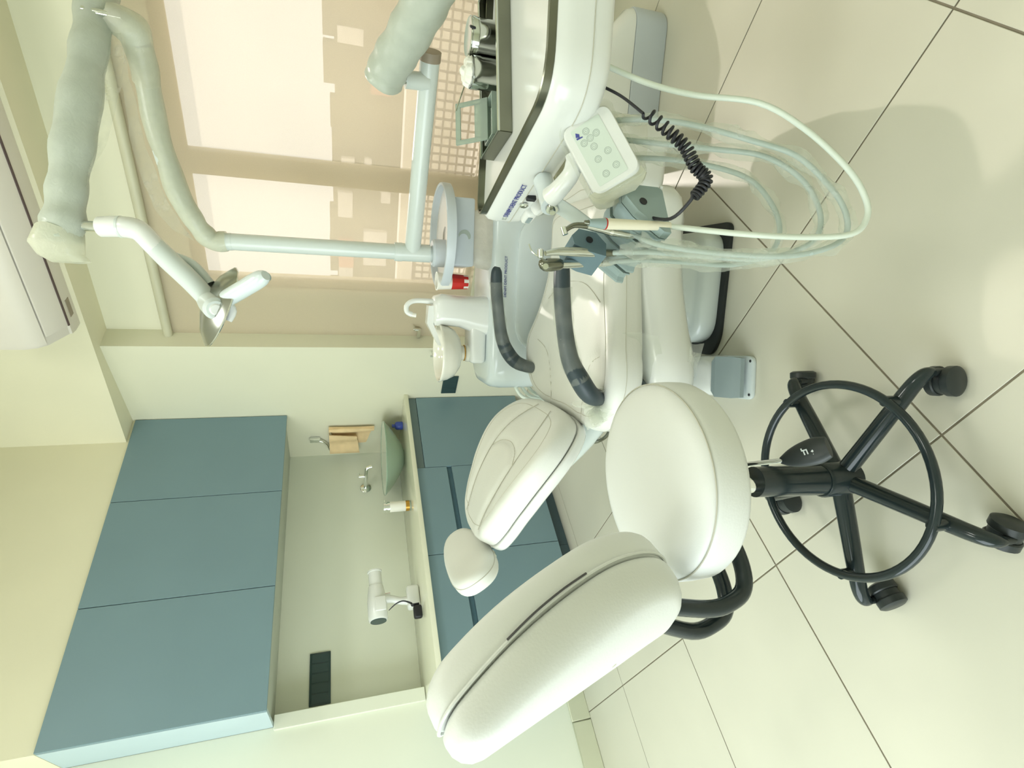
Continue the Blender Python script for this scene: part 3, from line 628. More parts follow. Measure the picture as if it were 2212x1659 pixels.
for k in (0, 1, 2, 3, 4):
    a = math.radians(-4+72*k); d = Vector((math.cos(a), math.sin(a), 0)); c = Vector((HX, HY, 0))+d*0.205
    obj('ring_clamp', tube([c+Vector((0, 0, 0.105)), c+Vector((0, 0, 0.145))], 0.011, 12), 'black_gloss', st)
# height lever
obj('lever_rod', tube([(0.46, 0.77, 0.462), (0.440, 0.715, 0.447), (0.405, 0.652, 0.415)], 0.0045, 10, 4), 'chrome', st)
pdl = [Vector((0.407, 0.655, 0.417)), Vector((0.401, 0.64, 0.411)), Vector((0.394, 0.620, 0.403)), Vector((0.386, 0.597, 0.394)), Vector((0.380, 0.580, 0.388))]
pd = obj('lever_paddle', tube(pdl, [0.006, 0.015, 0.021, 0.023, 0.018], 18, 5, flat=0.45, upv=(0.85, -0.3, 0.0)), 'black_plastic', st)
# white pictogram on the paddle (seat, up and down arrow)
pc = Vector((0.391, 0.607, 0.398)); ax = (pdl[4]-pdl[1]).normalized(); vw = (CAM_POS-pc).normalized(); ay = vw.cross(ax).normalized(); ax2 = ay.cross(vw)
PM = frame(pc+vw*0.0125, ax2, ay)
def flat(pts, th=0.0006): return prism(pts, 0, th)
obj('lever_mark', xf(cat(flat([(-0.013, 0.004), (-0.011, 0.004), (-0.011, 0.009), (-0.013, 0.009)]), flat([(-0.011, 0.004), (-0.004, 0.004), (-0.004, 0.006), (-0.011, 0.006)]), flat([(-0.006, -0.003), (-0.004, -0.003), (-0.004, 0.004), (-0.006, 0.004)]), flat([(-0.011, -0.003), (-0.009, -0.003), (-0.009, 0.004), (-0.011, 0.004)]),
    flat([(0.002, -0.006), (0.012, -0.006), (0.012, -0.0045), (0.002, -0.0045)]), flat([(0.012, -0.008), (0.016, -0.0053), (0.012, -0.0025)]), flat([(0.004, -0.001), (0.013, -0.001), (0.013, 0.0005), (0.004, 0.0005)]), flat([(0.004, 0.0025), (0.000, -0.0003), (0.004, -0.003)])), PM), 'ink_white', pd)
# backrest bracket: loop of black tube
FA = math.radians(8); BF = Vector((math.cos(FA), math.sin(FA), 0)); BW = Vector((-math.sin(FA), math.cos(FA), 0)); LEAN = math.radians(17)
BA = Vector((0, 0, 1))*math.cos(LEAN)-BF*math.sin(LEAN); BT = BF*math.cos(LEAN)+Vector((0, 0, 1))*math.sin(LEAN)
BC = Vector((0.278, 0.807, 0.668))
for sgn in (-1, 1):
    o_ = BW*(0.038*sgn)+Vector((-0.030, 0.028, -0.008))
    obj('back_bracket', tube([Vector((0.385, 0.80, 0.492))+o_, Vector((0.32, 0.815, 0.486))+o_, Vector((0.278, 0.828, 0.496))+o_, Vector((0.259, 0.832, 0.532))+o_, Vector((0.254, 0.830, 0.585))+o_, Vector((0.262, 0.812, 0.69))+o_*0.6], 0.0145, 16, 5), 'black_gloss', st)
hw, hh = 0.115, 0.40
ol = smooth2([(0.0, -0.012), (0.055, -0.006), (0.095, 0.03), (hw, 0.11), (hw*0.94, 0.21), (hw*0.74, 0.31), (0.052, 0.385), (0.028, 0.408), (0, 0.412), (-0.028, 0.408), (-0.052, 0.385), (-hw*0.74, 0.31), (-hw*0.94, 0.21), (-hw, 0.11), (-0.095, 0.03), (-0.055, -0.006)], 5)
def bmap(x, y, z):
    t_ = z + 1.6*x*x - 0.35*(y-0.12)**2
    return BC+BW*x+BA*y+BT*t_
bp_ = obj('backrest', pad(ol, 0.056, 0.011, 0.026, 0.010, 0.0005, bmap, (0, 0.19)), 'leather_stool', st, ang=60)
def bmap2(x, y, z): return bmap(x*0.985, y*0.985+0.003, z)
obj('back_cover', pad(ol, 0.050, 0.034, 0.012, 0.0, -0.050, lambda x, y, z: bmap2(x, y, z-0.022*max(0, min(1, (-z-0.010)/0.04))*max(0, 1-((x/0.16)**2+((y-0.17)/0.25)**2))), (0, 0.19)), 'leather_stool', st, ang=60)
zl = [bmap(v[0]*0.992, 0.19+(v[1]-0.19)*0.992, 0.0015) for v in ol]
obj('cover_seam', tube(zl, 0.0026, 6, closed=True), 'leather_stool', bp_)
zn = sorted(range(len(zl)), key=lambda i: zl[i].y)[:2]
obj('zip_gap', tube([bmap(-0.9985*hw*k2, yy, 0.0012) for yy, k2 in ((0.17, 1.02), (0.21, 0.985), (0.25, 0.925), (0.28, 0.86), (0.31, 0.775))], 0.0016, 6, 4), 'zip_gap', bp_)
obj('cover_button', lathe([(0, 0), (0.006, 0), (0.004, 0.002), (0, 0.0025)], 14, frame(bmap(0.0, 0.15, -0.070), BW, -BA)), 'seam', bp_)

# ================================================================== DENTAL CHAIR (local: x towards the window, y towards the head)
OCH = Vector((1.07, 1.13, 0)); RCH = math.atan2(0.6, 0.8); CX = 0.055
ch = thing('dental_chair', 'reclining white leather dental chair with dark plastic-wrapped armrests', 'dental chair', OCH, RCH)
def L(name, g, m, parent=ch, **k): return obj(name, g, m, parent, local=True, **k)
# base
L('base_plate', prism(roundpoly([(-0.125, -0.50), (0.24, -0.50), (0.24, -0.08), (-0.095, -0.08), (-0.125, -0.14)], [0.03, 0.05, 0.05, 0.03, 0.05]), 0.0, 0.014, 0.003), 'black_plate')
bcv = roundpoly([(-0.105, -0.475), (0.215, -0.475), (0.215, -0.115), (-0.105, -0.115)], [0.07, 0.07, 0.09, 0.09], 8)
def scl(poly, k, c): return [(c[0]+(p[0]-c[0])*k, c[1]+(p[1]-c[1])*k) for p in poly]
bc0 = (0.055, -0.295)
cover = L('base_cover', loft([[(p[0], p[1], z) for p in scl(bcv, k, bc0)] for k, z in ((0.985, 0.0145), (1.0, 0.022), (1.0, 0.05), (0.985, 0.066), (0.94, 0.078), (0.86, 0.085), (0.80, 0.092), (0.77, 0.12), (0.75, 0.18), (0.74, 0.25))]), 'enamel', ang=50)
for r in (0.075, 0.098):
    L('relief_line', tube([(-0.02+r*0.9*math.cos(a)-0.05, -0.40+r*math.sin(a), 0.0885) for a in [math.radians(-30+12*k) for k in range(11)]], 0.004, 8), 'enamel', cover)
def seg_d(p, a, b):
    ax, ay = b[0]-a[0], b[1]-a[1]; t_ = max(0, min(1, ((p[0]-a[0])*ax+(p[1]-a[1])*ay)/(ax*ax+ay*ay+1e-12)))
    return math.hypot(p[0]-a[0]-t_*ax, p[1]-a[1]-t_*ay)
def grooved(f, lines, ztop, dep, wid):
    segs = []
    for l_ in lines:
        q_ = crom([(p[0], p[1], 0) for p in l_], 5); segs += [(q_[i], q_[i+1]) for i in range(len(q_)-1)]
    def g_(x, y, z):
        if z > ztop:
            d_ = min(seg_d((x, y), a, b) for a, b in segs); z -= dep*math.exp(-(d_/wid)**2)
        return f(x, y, z)
    return g_
FINE = tuple(1-0.045*k for k in range(1, 22))
# seat shell
so2 = [(0.0, 0.150), (0.15, 0.150), (0.275, 0.118), (0.345, 0.03), (0.355, -0.07), (0.30, -0.20), (0.255, -0.33), (0.235, -0.45), (0.21, -0.55), (0.0, -0.565)]
def mir(h): return h + [(-x, y) for x, y in reversed(h[1:-1])]
so = [(x+CX, y) for x, y in smooth2(list(reversed(mir(so2))), 5)]
sc0 = (CX, -0.20)
L('seat_shell', loft([[(p[0], p[1], z+0.10*max(0, p[1]+0.02)) for p in scl(so, k, sc0)] for k, z in ((0.55, 0.19), (0.90, 0.205), (1.02, 0.235), (1.06, 0.262), (1.05, 0.30), (1.0, 0.345), (0.9, 0.36))]), 'plastic_white', ang=50)
def seatmap(x, y, z): return (x, y, z+0.035*min(1, abs(x-CX)/0.33)**2.2*max(0, min(1, (y+0.35)/0.25))+0.04*max(0, y-0.0)*1.0)
sth, ser = 0.105, 0.045
seat_lines = [[(CX+sg*0.25, -0.09), (CX+sg*0.17, -0.05), (CX+sg*0.13, 0.06), (CX+sg*0.125, 0.13)] for sg in (-1, 1)]+[[(CX-0.2, -0.24), (CX-0.1, -0.29), (CX, -0.30), (CX+0.1, -0.29), (CX+0.2, -0.24)]]
seatmap0 = seatmap
seatmap = grooved(seatmap0, seat_lines, 0.345+sth-0.004, 0.007, 0.013)
seatc = L('seat_cushion', pad(so, sth, 0.03, ser, 0.010, 0.345, seatmap, sc0, FINE), 'leather', ang=70)
def ring(outline, c, ins, z, f, r, k=1.0):
    out = []
    for p in outline:
        d = Vector((p[0]-c[0], p[1]-c[1])); q = (1-ins/d.length)*k
        out.append(Vector(f(c[0]+d.x*q, c[1]+d.y*q, z)))
    return tube(out, r, 6, closed=True)
L('seam', ring(so, sc0, ser+0.004, 0.345+sth+0.0005, seatmap, 0.0012), 'seam', seatc)
L('seam', ring(so, sc0, 0.0003, 0.345+sth-ser, seatmap, 0.0012), 'seam', seatc)
def inside_q(outline, c, x, y):
    best = 1.0; d = Vector((x-c[0], y-c[1])); n = len(outline)
    if d.length < 1e-6: return 0.0
    for i in range(n):
        a = Vector(outline[i])-Vector(c); b = Vector(outline[(i+1) % n])-Vector(c); e = b-a
        den = d.x*e.y-d.y*e.x
        if abs(den) < 1e-12: continue
        t_ = (a.x*e.y-a.y*e.x)/den; u_ = (a.x*d.y-a.y*d.x)/den
        if t_ > 0 and -1e-6 <= u_ <= 1+1e-6: return 1/t_
    return best
def topz(outline, c, x, y, z0, th, dome): return z0+th+dome*(1-inside_q(outline, c, x, y)**2)
def seamline(pts, outline, c, z0, th, dome, f, r=0.0012, sm=6):
    P = crom([(p[0], p[1], 0) for p in pts], sm)
    return tube([Vector(f(p.x, p.y, topz(outline, c, p.x, p.y, z0, th, dome)+0.0004)) for p in P], r, 6)
for l_ in seat_lines: L('seam', seamline(l_, so, sc0, 0.345, sth, 0.010, seatmap), 'seam', seatc)
# leg rest
lo2 = [(0.0, -0.535), (0.17, -0.54), (0.225, -0.56), (0.222, -0.62), (0.205, -0.70), (0.17, -0.755), (0.09, -0.785), (0.0, -0.79)]
lo = [(x+CX, y) for x, y in smooth2(list(reversed(mir(lo2))), 5)]; lc0 = (CX, -0.66)
def legmap(x, y, z): return (x, y, z-0.13*max(0, -(y+0.55)))
legc = L('leg_rest', pad(lo, 0.10, 0.03, 0.04, 0.008, 0.345, legmap, lc0), 'leather', ang=70)
L('seam', ring(lo, lc0, 0.044, 0.4455, legmap, 0.0012), 'seam', legc)
L('leg_shell', loft([[(p[0], p[1], z+0.015-0.13*max(0, -(p[1]+0.55))) for p in scl(lo, k, lc0)] for k, z in ((0.7, 0.265), (0.95, 0.28), (1.02, 0.305), (0.98, 0.35))]), 'plastic_white', ang=50)
# backrest
TB = math.radians(31); cb, sb = math.cos(TB), math.sin(TB)
B0y, B0z = 0.155, 0.425
def backmap(x, y, z):
    zz = z + 0.030*math.sin(PI*min(1, max(0, y)/0.52)) + 0.5*(x*x)
    return (CX+0.015+x, B0y+y*cb-zz*sb, B0z+y*sb+zz*cb)
bo2 = [(0.0, -0.008), (0.11, 0.0), (0.19, 0.03), (0.240, 0.10), (0.248, 0.18), (0.222, 0.28), (0.190, 0.35), (0.160, 0.41), (0.115, 0.465), (0.055, 0.490), (0.0, 0.494)]
bo = list(smooth2(list(reversed(mir(bo2))), 5)); bc1 = (0, 0.22)
back_lines = [[(sg*0.055, 0.015), (sg*0.10, 0.10), (sg*0.115, 0.20), (sg*0.105, 0.32), (sg*0.088, 0.40), (sg*0.08, 0.455)] for sg in (-1, 1)]+[[(-0.112, 0.22), (-0.07, 0.185), (0, 0.17), (0.07, 0.185), (0.112, 0.22)]]
backmap0 = backmap
backmap = grooved(backmap0, back_lines, 0.030+0.075-0.004, 0.009, 0.014)
backc = L('backrest', pad(bo, 0.075, 0.012, 0.034, 0.018, 0.030, backmap, bc1, FINE), 'leather', ang=70)
L('seam', ring(bo, bc1, 0.038, 0.030+0.0755, backmap, 0.0012), 'seam', backc)
for l_ in back_lines: L('seam', seamline(l_, bo, bc1, 0.030, 0.075, 0.018, backmap), 'seam', backc)
bos = scl(bo, 1.015, bc1)
L('back_shell', pad(bos, 0.038, 0.020, 0.006, 0.0, -0.010, backmap, bc1), 'plastic_white', ang=60)
L('back_support', tube([(CX, 0.02, 0.27), (CX, 0.12, 0.315), (CX, 0.22, 0.385), (CX, 0.34, 0.50)], [0.045, 0.042, 0.038, 0.03], 16, 4, flat=1.6), 'enamel')
L('support_ring', tube([(CX-0.02+0.035*math.cos(a), 0.21+0.02*math.sin(a), 0.33+0.03*math.sin(a)) for a in [2*PI*k/20 for k in range(20)]], 0.006, 8, closed=True), 'steel_dark')
# headrest
TH_ = math.radians(57); chh, shh = math.cos(TH_), math.sin(TH_)
hd = [(0.160*math.copysign(abs(math.cos(a))**0.85, math.cos(a)), 0.082*math.copysign(abs(math.sin(a))**0.85, math.sin(a))) for a in [2*PI*k/44 for k in range(44)]]
H0y, H0z = 0.655, 0.746
def headmap(x, y, z): 
    zz = z+1.1*x*x
    return (CX-0.018+x, H0y+y*chh-zz*shh, H0z+y*shh+zz*chh)
hdo = L('headrest', pad(hd, 0.072, 0.02, 0.034, 0.008, 0.0, headmap, (0, 0)), 'leather', ang=70)
L('seam', ring(hd, (0, 0), 0.0003, 0.040, headmap, 0.0014), 'seam', hdo)
L('headrest_arm', tube([(CX+0.035, 0.545, 0.655), (CX+0.035, 0.60, 0.700), (CX+0.035, 0.655, 0.735)], 0.016, 12, 3), 'enamel')
L('headrest_knob', tube([(CX-0.03, 0.595, 0.70), (CX-0.055, 0.592, 0.70)], [0.014, 0.011], 14), 'steel')
L('headrest_latch', lathe([(0, -0.012), (0.024, -0.012), (0.026, 0), (0.024, 0.012), (0, 0.012)], 18, Matrix.Translation((CX-0.005, 0.672, 0.738)) @ Matrix.Rotation(math.radians(-40), 4, 'X')), 'plastic_white')
# armrests
for sg in (-1, 1):
    q = lambda x, y, z: (CX+sg*x, y, z)
    path = [q(0.300, -0.345, 0.618), q(0.302, -0.325, 0.620), q(0.304, -0.26, 0.617), q(0.306, -0.17, 0.605), q(0.314, -0.09, 0.588), q(0.326, -0.035, 0.560), q(0.318, 0.005, 0.525), q(0.285, 0.02, 0.480), q(0.262, 0.015, 0.440)]
    ar = L('armrest', tube(path, [0.010, 0.0195, 0.0215, 0.0215, 0.0235, 0.0265, 0.026, 0.022, 0.02], 18, 5, flat=1.15), 'rubber_dark')
    wp = crom(path, 5)
    seg = wp[9:26] if sg < 0 else wp[8:40]
    L('plastic_wrap', rumple(tube(seg, [0.0255+0.0015*math.sin(i*1.7) for i in range(len(seg))], 20, flat=1.15, caps=False), 0.002, 60), 'film_thin', ar)
L('arm_bracket', tube([(CX-0.30, -0.03, 0.40), (CX-0.325, -0.02, 0.385), (CX-0.33, 0.01, 0.37)], 0.022, 12, 3), 'rubber_dark')
# bunched plastic film knotted at the near armrest foot
def bunch(c, r, n, seed):
    random.seed(seed); gs = []
    for k in range(n):
        a = 2*PI*k/n+random.random(); e = Vector((math.cos(a), math.sin(a), 0.5*random.random()-0.25))
        w_ = 0.012+0.012*random.random()
        p0 = Vector(c); p1 = p0+e*r*(0.6+0.6*random.random())+Vector((0, 0, 0.01*random.random()))
        gs.append(rumple(tube([p0, (p0+p1)/2+Vector((0, 0, 0.012)), p1], [0.004, w_, w_*1.3], 10, 4, flat=0.35, caps=False), 0.006, 40, seed+k))
    return cat(*gs)
L('film_knot', bunch((CX-0.285, 0.045, 0.480), 0.060, 11, 3), 'film')
L('film_drape', rumple(sheet(lambda u, v: Vector((CX-0.30-0.045*v, -0.16+u*0.20, 0.48-v*0.14-0.02*u)), 16, 10, 0), 0.010, 18, 4), 'film_thin')
L('film_hem', rumple(sheet(lambda u, v: Vector((CX-0.375+0.02*u, -0.14+u*0.11, 0.262-v*0.045*(1-u*0.3))), 12, 8, 0), 0.006, 30, 9), 'film')

# foot control on the floor behind the stool
FC = Vector((0.925, 0.985, 0)); t = thing('foot_control', 'grey and white foot pedal unit on the floor behind the stool', 'foot pedal', FC, RCH)
fa = math.radians(133)  # body runs away from the pedal
FM = Matrix.Translation(FC) @ Matrix.Rotation(math.radians(-47), 4, 'Z')     # local x to the right, y away from the viewer
def Q(name, g, m, parent=t, **k): return obj(name, xf(g, FM), m, parent, **k)
Q('foot_plate', prism(roundpoly([(-0.065, -0.085), (0.065, -0.085), (0.065, 0.10), (-0.065, 0.10)], 0.022), 0.0, 0.014, 0.004), 'plastic_cool')
hs = Q('housing', loft([superloop((0, 0.05+0.02*k, z), (1, 0, 0), (0, 1, 0), a, b) for k, (z, a, b) in enumerate(((0.0145, 0.064, 0.085), (0.045, 0.063, 0.085), (0.066, 0.060, 0.078), (0.078, 0.052, 0.065), (0.082, 0.03, 0.04)))]), 'plastic_white', ang=60)
Q('pedal', loft([[(-0.058, -0.07, 0.030), (0.058, -0.07, 0.030), (0.058, -0.07, 0.044), (-0.058, -0.07, 0.044)], [(-0.062, -0.045, 0.036), (0.062, -0.045, 0.036), (0.062, -0.045, 0.054), (-0.062, -0.045, 0.054)], [(-0.062, 0.008, 0.054), (0.062, 0.008, 0.054), (0.062, 0.008, 0.072), (-0.062, 0.008, 0.072)], [(-0.045, 0.009, 0.056), (0.045, 0.009, 0.056), (0.045, 0.022, 0.074), (-0.045, 0.022, 0.074)]]), 'pedal_grey', hs, flatsh=True)
Q('cable_gland', tube([(0, 0.115, 0.072), (0, 0.140, 0.098), (0, 0.150, 0.108)], [0.034, 0.030, 0.022], 18), 'pedal_grey', hs)
for sx in (-0.05, 0.05): Q('screw', mv(lathe([(0, 0.0141), (0.0045, 0.0141), (0.003, 0.016), (0, 0.0162)], 12), sx, -0.074, 0), 'cord_black')

# junction box on the floor under the window
t = thing('floor_utility_box', 'white floor utility box with grey lower half beneath the window', 'utility box', (2.02, 0.52, 0))
JM = Matrix.Translation((2.065, 0.575, 0)) @ Matrix.Rotation(math.radians(124), 4, 'Z') @ Matrix.Scale(1.12, 4)
jb = roundpoly([(-0.22, -0.09), (0.26, -0.09), (0.26, 0.09), (-0.20, 0.09), (-0.24, 0.05)], [0.02, 0.02, 0.05, 0.05, 0.05], 6)
obj('lower_case', xf(prism(scl(jb, 1.02, (0, 0)), 0.0, 0.115, 0.006), JM), 'grey_box', t)
obj('lid', xf(loft([[(p[0], p[1], z) for p in scl(jb, k, (0.22, -0.06))] for k, z in ((1.0, 0.116), (0.985, 0.135), (0.90, 0.165), (0.76, 0.205), (0.58, 0.245), (0.5, 0.25))]), JM), 'plastic_white', t, ang=40)
obj('lid_screw', xf(lathe([(0, 0), (0.007, 0), (0.005, 0.003), (0, 0.003)], 12, frame((-0.12, 0.05, 0.165), (1, 0, 0), (0, -0.9, 0.4))), JM), 'seam', t)
# ================================================================== CUSPIDOR UNIT (same axes as the chair)
cu = thing('cuspidor_unit', 'white cuspidor unit with round spittoon bowl standing behind the dental chair', 'cuspidor', OCH+Vector((0.8*0.64-0.6*-0.22, 0.6*0.64+0.8*-0.22, 0)), RCH)
ROOT[cu.name] = Matrix.Translation(cu.location) @ Matrix.Rotation(RCH, 4, 'Z')
CM = Matrix.Translation(OCH) @ Matrix.Rotation(RCH, 4, 'Z')
def K(name, g, m, parent=cu, **k): return obj(name, xf(g, CM), m, parent, **k)
ub = roundpoly([(0.49, -0.66), (0.82, -0.66), (0.82, 0.15), (0.49, 0.15)], [0.09, 0.05, 0.10, 0.15], 8); uc = (0.655, -0.25)
body = K('body', loft([[(p[0], p[1], z) for p in scl(ub, k, uc)] for k, z in ((0.90, 0.0), (0.92, 0.02), (0.97, 0.20), (1.0, 0.40), (1.0, 0.52), (0.985, 0.56), (0.95, 0.583), (0.88, 0.592))]), 'plastic_cool', ang=50)
fp = [(0.0, y, z) for y, z in roundpoly([(-0.56, 0.20), (-0.02, 0.20), (-0.02, 0.50), (-0.56, 0.50)], 0.13, 8)]
K('front_panel', loft([[(0.490, p[1], p[2]) for p in fp], [(0.478, p[1], p[2]) for p in fp], [(0.472, -0.29+(p[1]+0.29)*0.96, 0.35+(p[2]-0.35)*0.94) for p in fp]]), 'plastic_cool', body, ang=40)
text('lettering', 'DENIM DENT PRODUCT', 0.0145, CM @ frame((0.4885, -0.235, 0.540), (0, -1, 0), (0, 0, 1)), 'ink_blue', body)
# pedestal that carries bowl and spouts
K('pedestal', loft([superloop((0.63, y, z), (1, 0, 0), (0, 1, 0), a, b, 3.2) for y, z, a, b in ((-0.155, 0.585, 0.085, 0.085), (-0.155, 0.61, 0.080, 0.080), (-0.170, 0.70, 0.068, 0.064), (-0.175, 0.77, 0.066, 0.064), (-0.170, 0.800, 0.060, 0.060), (-0.170, 0.806, 0.05, 0.05))]), 'plastic_white', ang=50)
K('bowl_shelf', box((0.63, -0.045, 0.625), (0.13, 0.17, 0.066), 0.018, 3), 'plastic_white')
bx_, by_ = 0.615, 0.0
bowl = K('bowl', mv(lathe([(0, 0.690), (0.035, 0.690), (0.07, 0.70), (0.098, 0.722), (0.112, 0.75), (0.117, 0.772), (0.1205, 0.779), (0.117, 0.784), (0.109, 0.780), (0.102, 0.755), (0.086, 0.727), (0.058, 0.708), (0, 0.702)], 48), bx_, by_, 0), 'ceramic', ang=70)
K('bowl_collar', mv(lathe([(0, 0.655), (0.036, 0.655), (0.036, 0.668), (0.03, 0.672), (0.03, 0.692), (0, 0.692)], 28), bx_, by_, 0), 'ceramic')
K('collar_band', mv(lathe([(0.031, 0.6725), (0.0335, 0.6735), (0.0335, 0.6765), (0.031, 0.6775)], 28), bx_, by_, 0), 'gold')
K('rinse_spout', loft([[(0.600, -0.19, 0.806), (0.66, -0.19, 0.806), (0.66, -0.19, 0.826), (0.600, -0.19, 0.826)], [(0.600, -0.12, 0.806), (0.65, -0.12, 0.806), (0.65, -0.12, 0.832), (0.600, -0.12, 0.832)], [(0.612, -0.03, 0.770), (0.630, -0.03, 0.770), (0.630, -0.03, 0.783), (0.612, -0.03, 0.783)]]), 'plastic_white')
K('cup_filler', tube([(0.63, -0.205, 0.80), (0.63, -0.208, 0.845), (0.63, -0.205, 0.885), (0.63, -0.188, 0.908), (0.63, -0.163, 0.908), (0.63, -0.152, 0.888)], [0.012, 0.0105, 0.010, 0.010, 0.010, 0.011], 14, 4), 'plastic_white')
K('filler_nozzle', tube([(0.63, -0.1515, 0.889), (0.63, -0.149, 0.872)], 0.0095, 14), 'ceramic')
# drain hoses behind the chair head
for k in range(3):
    K('drain_hose', tube([(0.60+0.02*k, 0.12, 0.46-0.03*k), (0.585+0.02*k, 0.185, 0.42-0.04*k), (0.56+0.02*k, 0.20, 0.33-0.05*k), (0.52, 0.17, 0.24-0.05*k), (0.46, 0.06, 0.18-0.04*k)], 0.0075, 10, 5), 'hose_white')
# ---------------- round tray on the post, with box and bag below
TC = Vector((1.862, 1.145, 0))
ct = thing('post_tray', 'round pale grey tray with box underneath, fixed on the light post', 'tray', (TC.x, TC.y, 0.60))
rim = [(0.196, 0.752), (0.204, 0.752), (0.2055, 0.778), (0.203, 0.785), (0.198, 0.787), (0.194, 0.783), (0.193, 0.762), (0.190, 0.757), (0.196, 0.752)]
obj('rim', mv(lathe(rim, 64), TC.x, TC.y, 0), 'grey_box', ct)
obj('tray_bottom', mv(lathe([(0.040, 0.754), (0.195, 0.754), (0.195, 0.759), (0.040, 0.759), (0.040, 0.754)], 64), TC.x, TC.y, 0), 'tray_panel', ct)
obj('post_clamp', mv(lathe([(0.0, 0.752), (0.055, 0.752), (0.055, 0.800), (0.048, 0.808), (0, 0.808)], 28), 1.835, 1.205, 0), 'grey_box', ct)
bxo = obj('box', xf(box((0.60, -0.475, 0.708), (0.16, 0.255, 0.084), 0.008, 2), CM), 'grey_box', ct)
cr = [(0.024*math.cos(a), 0.024*math.sin(a)) for a in [math.radians(100+16*k) for k in range(13)]]
cr += [(0.012+0.021*math.cos(a), 0.004+0.019*math.sin(a)) for a in reversed([math.radians(110+13*k) for k in range(13)])]
obj('crescent_mark', xf(prism(cr, 0, 0.001), CM @ frame((0.5195, -0.46, 0.705), (0, 1, 0), (0, 0, 1))), 'ink_grey', bxo)
bagl = []
for k, (z, a, b, ys_) in enumerate(((0.668, 0.105, 0.030, -0.465), (0.64, 0.11, 0.045, -0.46), (0.60, 0.115, 0.05, -0.455), (0.56, 0.105, 0.045, -0.44), (0.51, 0.09, 0.03, -0.42), (0.488, 0.075, 0.012, -0.40))):
    bagl.append(superloop((0.575, ys_, z), (0, 1, 0), (1, 0, 0), a, b, 3.5, 40))
obj('plastic_bag', rumple(xf(loft(bagl, False), CM), 0.010, 20, 3), 'film_bag', ct)
# ---------------- paper cup
cpx, cpy = (CM @ Vector((0.60, -0.288, 0))).xy
t = thing('paper_cup', 'white paper cup with red checked band hanging in the tray edge', 'cup', (cpx, cpy, 0.668))
obj('cup_wall', mv(lathe([(0, 0.670), (0.026, 0.670), (0.0275, 0.692), (0.0335, 0.792), (0.0365, 0.793), (0.0365, 0.797), (0.0325, 0.797), (0.026, 0.68), (0, 0.678)], 32), cpx, cpy, 0), 'cup_white', t)
rg = []
for k in range(12):
    for j in range(2):
        if (k+j) % 2 == 0 or j == 1:
            a0, a1 = 2*PI*k/12, 2*PI*(k+1)/12; z0, z1 = (0.672, 0.690) if j == 0 else (0.690, 0.738)
            ra, rb = 0.0262+0.0076*(z0-0.67)/0.12, 0.0262+0.0076*(z1-0.67)/0.12
            V_ = []
            for rr in (0.0002, 0.0009):
                for z_, r_ in ((z0, ra), (z1, rb)):
                    for a in (a0, (a0+a1)/2, a1): V_.append(Vector((cpx+(r_+rr)*math.cos(a), cpy+(r_+rr)*math.sin(a), z_)))
            rg.append((V_, [(6, 7, 10, 9), (7, 8, 11, 10), (0, 1, 4, 3), (1, 2, 5, 4), (0, 6, 9, 3), (2, 8, 11, 5), (3, 9, 10, 4), (4, 10, 11, 5), (0, 1, 7, 6), (1, 2, 8, 7)]))
obj('red_band', cat(*rg), 'cup_red', t)

# ================================================================== OPERATING LIGHT on its post
PX, PY = 1.835, 1.210
ol_ = thing('operating_light', 'white dental operating light on a tall post with plastic-wrapped arms', 'dental light', (PX, PY, 0.55))
T = PTS
obj('post', tube([(PX, PY, 0.59), (PX, PY, 1.545)], 0.030, 24), 'enamel', ol_)
obj('post_sleeve', cat(tube([(PX, PY, 0.815), (PX, PY, 0.955)], 0.035, 24), tube([(PX, PY, 0.925), (PX, PY, 0.952)], 0.0365, 24)), 'enamel', ol_)
a1 = [Vector((PX, PY, 1.53)), Vector((PX, PY, 1.585))]+[Vector(p) for p in T['light_arm1'][:6]]
arm1 = obj('lower_arm', tube(a1, [0.031, 0.031, 0.031, 0.031, 0.031, 0.031, 0.031, 0.031], 20, 5), 'enamel', ol_)
w1 = crom(a1, 6)
obj('plastic_wrap', rumple(tube(w1[2:], [0.0355+0.0015*math.sin(i*0.9) for i in range(len(w1)-2)], 20, caps=False), 0.005, 14, 1), 'film_milky', arm1)
obj('plastic_flap', rumple(sheet(lambda u, v: Vector(w1[min(len(w1)-1, 10+int(u*32))])+Vector((-0.03-0.035*v*math.sin(u*PI), 0.0, 0.034+0.035*v*math.sin(PI*u))), 34, 5, 0), 0.010, 16, 2), 'film', arm1)
jt = Vector((1.975, 0.585, 1.775))
obj('arm_joint', tube([Vector(T['light_arm1'][5]), Vector((1.968, 0.60, 1.725)), jt, jt+Vector((0.005, 0, 0.05))], [0.031, 0.030, 0.02, 0.02], 16, 4), 'enamel', ol_)
obj('joint_pin', tube([jt+Vector((-0.03, -0.01, -0.045)), jt+Vector((-0.02, -0.01, 0.05))], 0.010, 12), 'chrome', ol_)
obj('joint_film', rumple(tube([Vector(T['light_arm1'][4]), Vector(T['light_arm1'][5]), Vector((1.97, 0.60, 1.73)), jt], [0.037, 0.042, 0.046, 0.036], 18, 6, caps=False), 0.010, 16, 5), 'film_milky', ol_)
a2 = [Vector(p) for p in T['light_arm2']]
a2 = [a2[0]+(a2[0]-a2[1])*0.55]+a2
arm2 = obj('upper_arm', loft([superloop(p, (0, 0, 1), (Vector((0, 0, 1)).cross((a2[-1]-a2[0]).normalized())), 0.036, 0.028, 3.5, 24) for p in a2]), 'enamel', ol_, ang=50)
w2 = crom(a2, 7)
obj('plastic_wrap', rumple(tube(w2, [0.048+0.003*math.sin(i*1.1)+0.003*math.sin(i*0.37) for i in range(len(w2))], 22, flat=0.85, caps=False), 0.003, 22, 7), 'film_arm', arm2)
